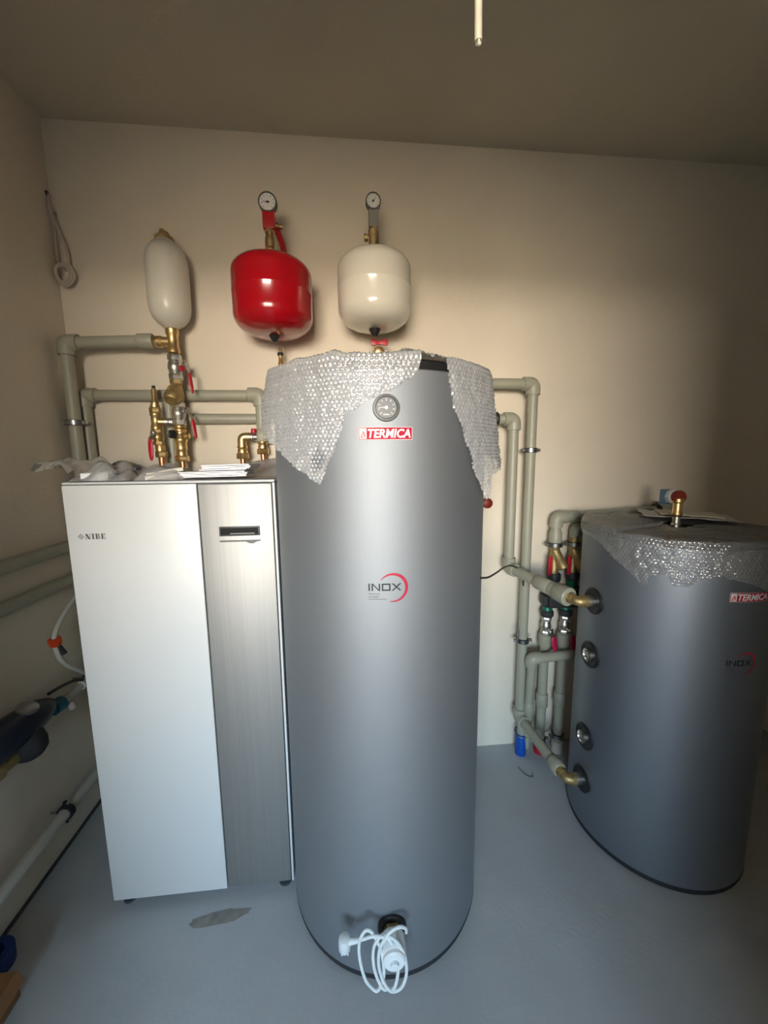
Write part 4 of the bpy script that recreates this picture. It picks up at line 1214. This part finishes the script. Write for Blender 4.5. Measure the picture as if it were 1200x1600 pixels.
# white socket plate with blue edge on the back wall
sk = thing('wall_bracket', 'small white bracket with a blue edge on the wall behind the buffer tank', 'bracket', (1.585, YB, 1.295))
build('blue_plate', MB().box((1.545, YB - 0.010, 1.258), (1.612, YB - 0.0005, 1.332)), M['pale_blue'], sk, bevel=0.002)
build('white_body', MB().lathe([(0.040, 0), (0.040, 0.022), (0.034, 0.028), (0.020, 0.028), (0.019, 0.018), (0.0, 0.018)], (1.603, YB - 0.008, 1.295), (0, -1, 0), 8), M['white'], sk)
build('screw', MB().lathe([(0.007, 0.017), (0.007, 0.024), (0.004, 0.025)], (1.603, YB - 0.008, 1.295), (0, -1, 0), 10), M['galv'], sk)
build('hook', MB().box((1.590, YB - 0.046, 1.300), (1.622, YB - 0.034, 1.314)), M['white'], sk, bevel=0.003)

# ------------------------------------------------------------------ cables on wall and ceiling
wc = thing('wall_cable', 'pale coiled cable hanging in the far left corner near the ceiling', 'cable', (-1.10, 1.74, 2.23))
build('loop', MB().tube(smooth_path([(-1.122, 1.755, 2.520), (-1.118, 1.745, 2.46), (-1.100, 1.745, 2.40), (-1.080, 1.752, 2.33), (-1.078, 1.755, 2.275), (-1.090, 1.755, 2.25),
                                    (-1.112, 1.752, 2.27), (-1.116, 1.752, 2.33), (-1.113, 1.755, 2.40), (-1.112, 1.76, 2.46)], 8), 0.0055, 10), M['plaster_cable'], wc)
co = MB()
for k, rr in enumerate((0.036, 0.031, 0.025)):
    cc = V((-1.092, 1.748 - 0.006 * k, 2.228))
    co.tube([cc + V((rr * 0.95 * math.cos(a), 0.004 * math.sin(2 * a), rr * 1.15 * math.sin(a))) for a in [2 * PI * i / 28 for i in range(28)]], 0.0055, 8, True)
build('coil', co, M['plaster_cable'], wc)
build('wall_hole', MB().lathe([(0.010, 0), (0.008, 0.006)], (-1.1295, 1.755, 2.522), (1, 0, 0), 10), M['dark_gap'], wc)

cc = thing('ceiling_cable', 'cut cream cable hanging straight down from the ceiling', 'cable', (0.195, 0.60, 2.06))
build('sheath', MB().tube(smooth_path([(0.200, 0.605, ZC), (0.190, 0.602, 2.60), (0.196, 0.600, 2.35), (0.1925, 0.600, 2.15), (0.1935, 0.600, 2.067)], 6), 0.0051, 16), M['cable_cream'], cc)
for i in range(3):
    a = 2 * PI * i / 3 + 0.4
    build('wire', MB().lathe([(0.0017, 0), (0.0017, 0.004 + 0.002 * i), (0.001, 0.0045 + 0.002 * i)], (0.1938 + 0.0025 * math.cos(a), 0.600 + 0.0025 * math.sin(a), 2.068), (0, 0, -1), 8), M['grey_plastic' if i == 1 else 'cable_cream'], cc)

# ------------------------------------------------------------------ things lying on the heat pump cabinet
HT = 1.4387
def blob_bag(x0, x1, y0, y1, h, seed, nu=26, nv=18, wild=1.0):
    def fn(u, v):
        x, y = x0 + (x1 - x0) * u, y0 + (y1 - y0) * v
        e = (math.sin(PI * u) * math.sin(PI * v)) ** 0.45 if 0 < u < 1 and 0 < v < 1 else 0
        z = HT + 0.002 + e * h * (0.72 + wild * 0.55 * noise.noise(V((x * 26, y * 26, seed)))) + 0.003 * e * noise.noise(V((x * 80, y * 80, seed)))
        x += 0.012 * noise.noise(V((x * 9, y * 9, seed + 3)))
        return (x, y, max(z, HT + 0.0015))
    mb = MB()
    mb.grid(fn, nu, nv)
    return mb
bag1 = thing('parts_bag', 'clear plastic bag of small white and dark parts on the left of the cabinet top', 'bag', (-0.72, 1.28, HT))
build('film', blob_bag(-0.808, -0.640, 1.192, 1.42, 0.066, 1.3, wild=1.3), M['bag'], bag1, fix=False, angle=180)
build('parts_tray', solid_sheet(sheet_fn(-0.752, 1.245, HT + 0.004, 0.070, 0.06, 0.25, 0.002, 4), 4, 3, 0.022), M['white'], bag1, bevel=0.003)
build('folded_card', solid_sheet(sheet_fn(-0.735, 1.30, HT + 0.012, 0.10, 0.09, -0.4, 0.004, 14, 0.02), 5, 4, 0.012), M['paper'], bag1)
build('grommets', MB().lathe([(0.016, 0), (0.016, 0.014), (0.008, 0.015)], (-0.665, 1.225, HT + 0.003), (0, 0, 1), 14).lathe([(0.014, 0), (0.014, 0.02), (0.006, 0.021)], (-0.695, 1.232, HT + 0.003), (0, 0, 1), 14)
      .lathe([(0.012, 0), (0.012, 0.045)], (-0.70, 1.262, HT + 0.016), (1, 0.2, 0), 12), M['pcb'], bag1)
build('hose_piece', MB().tube(smooth_path([(-0.775, 1.33, HT + 0.030), (-0.75, 1.34, HT + 0.042), (-0.71, 1.335, HT + 0.044), (-0.67, 1.32, HT + 0.032)], 5), 0.011, 10), M['pcb'], bag1)
bag1b = thing('plastic_film', 'crumpled clear film hanging over the left edge of the white cabinet top', 'film', (-0.86, 1.40, HT))
def drape(u, v):
    x = -0.912 + 0.100 * u
    y = 1.21 + 0.26 * v
    z = HT + 0.010 + 0.055 * math.sin(PI * min(1, 0.15 + 0.75 * u)) + 0.022 * noise.noise(V((x * 24, y * 20, 9)))
    if u > 0.9:
        z = max(z, HT + 0.003)
    return (x, y + 0.01 * noise.noise(V((x * 15, y * 15, 2))), z)
build('film', MB().grid(drape, 22, 20), M['bag'], bag1b, fix=False, angle=180)
bag2 = thing('manual_bag', 'clear bag holding a folded cream booklet, middle of the cabinet top', 'bag', (-0.56, 1.28, HT))
build('booklet', solid_sheet(sheet_fn(-0.563, 1.275, HT + 0.006, 0.105, 0.125, 0.30, 0.003, 7, 0.008), 8, 8, 0.011), M['leaflet'], bag2)
build('booklet', solid_sheet(sheet_fn(-0.560, 1.280, HT + 0.020, 0.100, 0.120, 0.22, 0.004, 17, 0.014), 8, 8, 0.010), M['leaflet'], bag2)
build('film', blob_bag(-0.632, -0.498, 1.200, 1.39, 0.056, 5.7, wild=0.7), M['bag'], bag2, fix=False, angle=180)
pl = thing('plastic_sheet', 'grey plastic sheet lying under and behind the white documents on the cabinet top', 'film', (-0.35, 1.45, HT))
def sheet2(u, v):
    x, y = -0.494 + 0.268 * u, 1.215 + 0.40 * v
    return (x, y, HT + 0.003 + 0.066 * min(1, max(0, v - 0.42) * 2.2) * (0.45 + 0.55 * u) + 0.007 * noise.noise(V((x * 22, y * 18, 1))) * (0.2 + v))
build('sheet', MB().grid(sheet2, 20, 22), M['grey_film'], pl, fix=False, angle=180)
for i, (px, py, w, d, rot, dz) in enumerate(((-0.413, 1.292, 0.196, 0.13, 0.02, 0.008), (-0.376, 1.305, 0.148, 0.12, -0.06, 0.028))):
    t = thing('document_stack', ('lower wider stack of white documents on the grey sheet', 'upper narrower stack of white documents on top of the other')[i], 'document', (px, py, HT + dz), 'white document stacks')
    for k in range(4):
        build('folded_sheet', solid_sheet(sheet_fn(px + rnd.uniform(-.006, .006), py + rnd.uniform(-.004, .004), HT + dz + 0.0045 * k, w, d, rot + rnd.uniform(-.04, .04), 0.0016, 20 + k + 5 * i, 0.003), 8, 6, 0.0036), M['paper'], t)

# ------------------------------------------------------------------ left wall, low
lpa = tag(build('wall_pipe', MB().lathe([(0.023, 0), (0.023, 2.10)], (XL + 0.030, -0.45, 1.165), (0, 1, 0), 20), M['ppr']), 'upper grey-green pipe running along the left wall', 'pipe', 'pipes along the left wall')
lpb = tag(build('wall_pipe', MB().lathe([(0.023, 0), (0.023, 2.10)], (XL + 0.030, -0.45, 1.035), (0, 1, 0), 20), M['ppr']), 'lower grey-green pipe running along the left wall, under the other', 'pipe', 'pipes along the left wall')
lpc = run('low_pipe', 'pale pipe running low along the left wall above the floor', 'pipe', (-1.075, 1.2, 0.20))
straight(lpc, (-1.072, -0.45, 0.205), (-1.072, 1.70, 0.205), r=0.0200, m=M['white_ppr'])
clamp((-1.072, 1.372, 0.205), (0, 1, 0), (-1, 0, 0), 'black clip on the low pipe at the left wall', r=0.0205, stud=0.03, lug=(0, 0, 1), m='black')
hs = thing('looped_hose', 'thin pale hose looped on the left wall with an orange cap at its bend', 'hose', (-1.08, 1.43, 0.86))
build('hose', MB().tube(smooth_path([(-1.075, 1.66, 1.02), (-1.075, 1.57, 0.975), (-1.072, 1.48, 0.925), (-1.070, 1.425, 0.870), (-1.066, 1.425, 0.80), (-1.064, 1.455, 0.745), (-1.062, 1.51, 0.690), (-1.062, 1.56, 0.640)], 8), 0.0085, 10), M['white_ppr'], hs)
build('orange_cap', MB().lathe([(0.010, 0), (0.019, 0.005), (0.021, 0.026), (0.012, 0.031)], (-1.070, 1.428, 0.836), (0.1, -0.35, 1), 14), M['orange'], hs)
build('dark_nozzle', MB().lathe([(0.0095, 0), (0.0095, 0.05)], (-1.066, 1.424, 0.842), (0.25, 0.35, -1), 12), M['dark_grey'], hs)
# filter unit on the left wall
fu = thing('filter_unit', 'dark navy filter unit with teal coupling and brass body on the left wall', 'filter', (-1.05, 1.2, 0.64))
build('shell', MB().lathe([(0.020, 0.0), (0.030, 0.015), (0.044, 0.05), (0.052, 0.10), (0.055, 0.16), (0.055, 0.27), (0.050, 0.31), (0.030, 0.33), (0.022, 0.335)], (-1.060, 1.355, 0.655), (0, -1, 0.05), 28), M['navy'], fu)
build('flow_plate', MB().lathe([(0.030, 0), (0.030, 0.006), (0.025, 0.009), (0.0, 0.0095)], (-1.042, 1.240, 0.712), (0.42, 0, 0.9), 24), M['galv'], fu)
build('lower_bowl', MB().lathe([(0.048, 0), (0.050, 0.05), (0.044, 0.075), (0.028, 0.090), (0.0, 0.092)], (-1.056, 1.225, 0.640), (0.25, 0.1, -1), 24), M['rubber'], fu)
build('teal_coupling', MB().lathe([(0.017, -0.012), (0.026, -0.008), (0.026, 0.030), (0.018, 0.034)], (-1.060, 1.370, 0.628), (0, 1, -0.1), 14), M['teal'], fu)
build('brass_body', MB().lathe([(0.018, 0), (0.026, 0.006), (0.026, 0.03), (0.021, 0.034), (0.021, 0.09), (0.027, 0.094), (0.027, 0.13), (0.020, 0.134), (0.020, 0.40)], (-1.055, 1.225, 0.585), (0, -1, 0.02), 18), M['brass_raw'], fu)
build('lead', MB().tube(smooth_path([(-1.05, 1.34, 0.700), (-1.05, 1.40, 0.690), (-1.05, 1.46, 0.675), (-1.045, 1.50, 0.655)], 6), 0.006, 8), M['black'], fu)
build('feed_pipe', MB().lathe([(0.013, 0), (0.013, 0.11), (0.018, 0.112), (0.018, 0.15), (0.013, 0.152), (0.013, 0.33)], (-1.060, 1.395, 0.628), (0, 1, -0.02), 16), M['white_ppr'], fu)
build('white_tap', MB().lathe([(0.012, 0), (0.014, 0.004), (0.014, 0.024), (0.009, 0.030)], (-1.050, 1.425, 0.610), (0.4, 0, -1), 12), M['plaster_cable'], fu)
clamp((-1.060, 1.565, 0.627), (0, 1, 0), (-1, 0, 0), 'black clip on the feed pipe beside the white cabinet', r=0.0190, stud=0.045, lug=(0, 0, 1), m='black')
bs = tag(build('blue_roll', MB().lathe([(0.030, 0), (0.045, 0.004), (0.047, 0.05), (0.044, 0.056), (0.024, 0.056), (0.022, 0.02), (0.0, 0.02)], (-1.078, 1.055, 0.0), (0, 0, 1), 24), M['deep_blue']), 'dark blue roll standing on the floor at the left wall', 'roll')
bx = thing('cardboard_box', 'brown cardboard box cut off at the lower left corner', 'box', (-1.02, 0.93, 0))
cbm = MB().box((-1.11, 0.80, 0.0), (-0.955, 0.985, 0.085))
build('carton', cbm, M['card'], bx, bevel=0.004)
build('flap', MB().prism([(0, 0), (0.185, 0), (0.18, 0.045), (0.006, 0.045)], (-0.955, 0.80, 0.085), (0, 1, 0), (0.5, 0, -0.55), 0.003), M['card'], bx)

# chipped patch of screed in front of the cabinet
def patch(u, v):
    a = 2 * PI * u
    r = v * (0.055 + 0.018 * noise.noise(V((math.cos(a) * 2, math.sin(a) * 2, 3))))
    x, y = r * math.cos(a) * 1.7, r * math.sin(a) * 0.36
    return (-0.455 + x, 1.120 + y + x * 0.10, 0.0006 + 0.0012 * (1 - v))
M['scuff'] = mat('floor_scuff', (0.30, 0.285, 0.255), 0.8, noise_amt=0.35, noise_scale=30)
tag(build('floor_scuff', MB().grid(patch, 24, 4), M['scuff'], fix=False, angle=180), 'dark scuffed patch on the floor in front of the white cabinet', 'stain')
